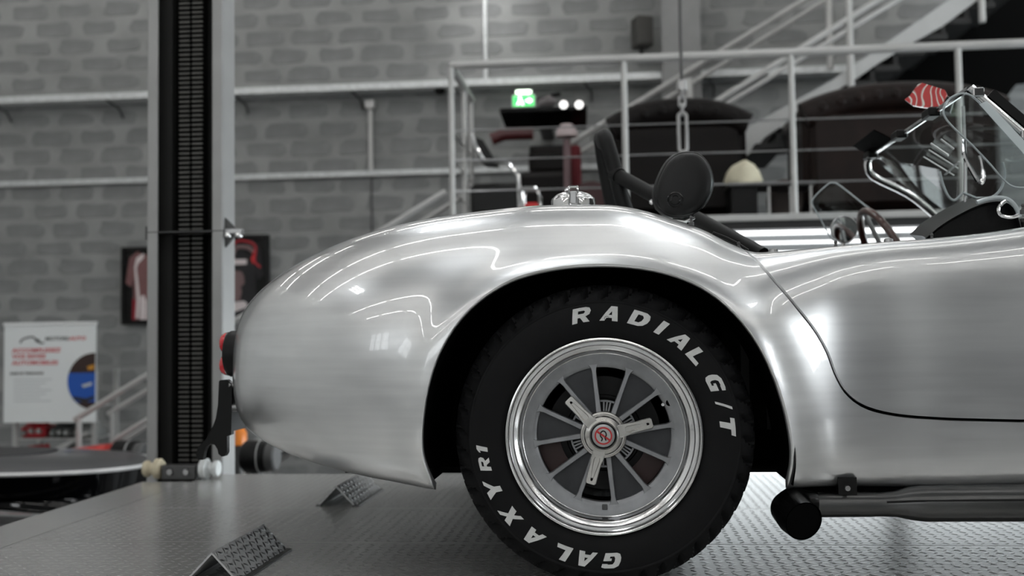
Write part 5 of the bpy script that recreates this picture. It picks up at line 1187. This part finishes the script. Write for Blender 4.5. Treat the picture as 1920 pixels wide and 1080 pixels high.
def ringsec(x,yc,hw,z0,z1,e=.45,n=32):
    r=[]
    for a_ in np.linspace(0,2*math.pi,n,endpoint=False):
        c,s=math.cos(a_),math.sin(a_); r.append((x,yc+hw*math.copysign(abs(c)**e,c),(z0+z1)/2+(z1-z0)/2*math.copysign(abs(s)**e,s)))
    return r
bcx,bcy=-4.15,2.35
bk=thing('black_car','glossy black car parked below the left edge of the lift','car',(bcx,bcy,FLOOR))
secs=[ringsec((f_-.5)*4.1,0,.80*w_,.20+.1*(1-w_),h_,.85) for f_,w_,h_ in ((0,.55,.70),(.02,.75,.80),(.08,.9,.90),(.25,1,.98),(.5,1,1.02),(.75,1,1.01),(.90,.95,.96),(.97,.82,.86),(1,.6,.72))]
obj('body',loft(secs).mesh('bcar',60),M_CARBLK,bk)
def oval(cx,cy,rx,ry,z,n=40,p=2.6): return [(cx+rx*math.copysign(abs(math.cos(a_))**(2/p),math.cos(a_)),cy+ry*math.copysign(abs(math.sin(a_))**(2/p),math.sin(a_)),z) for a_ in np.linspace(0,2*math.pi,n,endpoint=False)]
obj('side_glass',loft([oval(-.2,.0,1.2,.62,1.0),oval(-.25,0,1.05,.55,1.06),oval(-.3,0,.9,.45,1.075)]).mesh('sg',50),M_DGLASS,bk)
obj('door_handle',MB().bbox(.4,.6,-.80,-.76,.80,.83,.006),M_CHROME,bk)
for fx in (-1.25,1.30):
    for s in (-1,1): obj('wheel',MB().lathe([(.0,-.1),(.20,-.1),(.22,-.11),(.31,-.10),(.33,-.06),(.33,.06),(.31,.1),(.0,.1)],28,'y',(fx,s*.70,.33)),M_RUBBER,bk)
gcx=float(P(262,905,3.6)[0])-1.05
gy=thing('grey_car','grey car with a pale rim line and dark top panel beyond the black car','car',(gcx,3.75,FLOOR))
obj('body',loft([ringsec(x_,0,.5*w_,.2,h_,.5) for x_,w_,h_ in ((-1.3,.6,.8),(-1.1,.9,.95),(-.4,1,1.03),(.4,1,1.02),(.9,.9,.96),(1.0,.6,.8))]).mesh('gb',60),M_CARBLK,gy)
obj('canopy',loft([oval(0,0,1.03,.51,1.058),oval(0,0,1.03,.515,1.07),oval(-.02,.02,.92,.46,1.11),oval(-.05,.04,.6,.30,1.135),oval(-.05,.04,.2,.12,1.142)]).mesh('canopy',60),M_CANOPY,gy)
obj('canopy_skirt',loft([oval(0,0,1.0,.49,.93),oval(0,0,1.028,.508,1.0578)]).mesh('skirt',50),M_CARBLK,gy)
obj('canopy_rim',MB().tube(oval(0,0,1.05,.53,1.072),.012,8,closed=True),mat('trim_pale',rgb(226),.3,.3),gy)
obj('canopy_panel',loft([oval(-.1,.05,.50,.26,1.12),oval(-.1,.05,.49,.25,1.146),oval(-.1,.05,.2,.1,1.150)]).mesh('panel',50),M_CANOPY2,gy)
for fx in (-.8,.65):
    for s in (-1,1): obj('wheel',MB().lathe([(.0,-.08),(.20,-.08),(.27,-.07),(.28,.0),(.27,.07),(.0,.08)],24,'y',(fx,s*.42,.28)),M_RUBBER,gy)
rcx=float(P(150,845,4.56)[0]); rz=float(P(150,832,4.56)[2])-FLOOR
rd=thing('red_kart','low red bodywork with an amber lamp beyond the black car','kart',(rcx,4.56,FLOOR))
obj('body',loft([ringsec(x_,0,.20*w_,.15,rz*h_,.6) for x_,w_,h_ in ((-.85,.5,.78),(-.6,.9,.90),(-.2,1,.955),(.05,1,.985),(.20,1,1.0),(.26,.8,.96),(.28,.5,.8))]).mesh('rk',60),M_CARRED,rd)
obj('amber_lamp',MB().bbox(-.12,.24,-.215,-.12,rz*.86,rz*.955,.015),M_AMBER,rd)
for fx in (-.6,.1):
    for s in (-1,1): obj('wheel',MB().lathe([(.0,-.06),(.12,-.06),(.15,-.04),(.15,.04),(.12,.06),(.0,.06)],20,'y',(fx,s*.15,.15)),M_RUBBER,rd)
for (u0,u1,lb) in ((214,274,'black rubber drum on a floor stand left of the lift column'),(456,520,'black rubber drum on a floor stand right of the lift column')):
    ydr=4.5 if u0<300 else 2.9; a=P(u0,856,ydr); b=P(u1,856,ydr); r_=float(P(u0,826,ydr)[2]-a[2]); L=float(b[0]-a[0]); zz_=float(a[2]-FLOOR)
    t=thing('rubber_drum',lb,'drum',(float(a[0]),ydr,FLOOR)); obj('drum',MB().lathe([(.0,.0),(r_*.8,.0),(r_,.02),(r_,L*.55),(r_*.96,L*.57),(r_*.96,L*.72)],32,'x',(0,0,zz_)).mesh('d',40),M_BLACK,t)
    obj('clamp_band',MB().lathe([(r_*1.0,L*.50),(r_*1.03,L*.505),(r_*1.03,L*.53),(r_,L*.535)],32,'x',(0,0,zz_)),M_RAIL,t)
    obj('end_cap',MB().lathe([(r_*.9,L*.7201),(r_*.9,L*.95),(r_*.8,L),(.0,L)],32,'x',(0,0,zz_)).mesh('d',40),mat('drum_cap_grey',rgb(78),.5),t)
    obj('stand_leg',MB().tube([(L*.4,0,0.0),(L*.4,0,zz_-r_*.95)],.03,10),M_DKSTEEL,t); obj('stand_foot',MB().bbox(L*.4-.18,L*.4+.18,-.18,.18,0,.02,.004),M_DKSTEEL,t)
if True:
    p=P(447,818,3.6); t=thing('amber_beacon','small amber beacon lamp beside the lift column foot','lamp',(float(p[0]),3.6,FLOOR)); h_=float(p[2])-FLOOR
    obj('dome',MB().lathe([(.05,h_-.05),(.05,h_+.02),(.03,h_+.05),(.0,h_+.055)],16,'z'),M_AMBER,t); obj('pole',MB().tube([(0,0,0),(0,0,h_-.05)],.025,8),M_DKSTEEL,t)
# dark partition added to keep the space under the mezzanine dark
struct('added_partition',MB().box(xm+.6,XM1,7.25,7.32,FLOOR,zm-.101),mat('added_partition_dark',rgb(58,64,66),.7),'added dark partition under the mezzanine','wall')
lv=struct('window_13',MB().box(.2,4.6,7.225,7.249,-1.0,1.0),M_ADDGLOW,'added glowing slatted panel below the mezzanine, hidden behind the car','window')  # unseen glowing panel added to brighten the lift deck
for k in range(10): obj('added_panel_slat',MB().box(.15,4.65,7.17,7.2249,-1.02+.2*k,-.985+.2*k),M_DKSTEEL,lv)
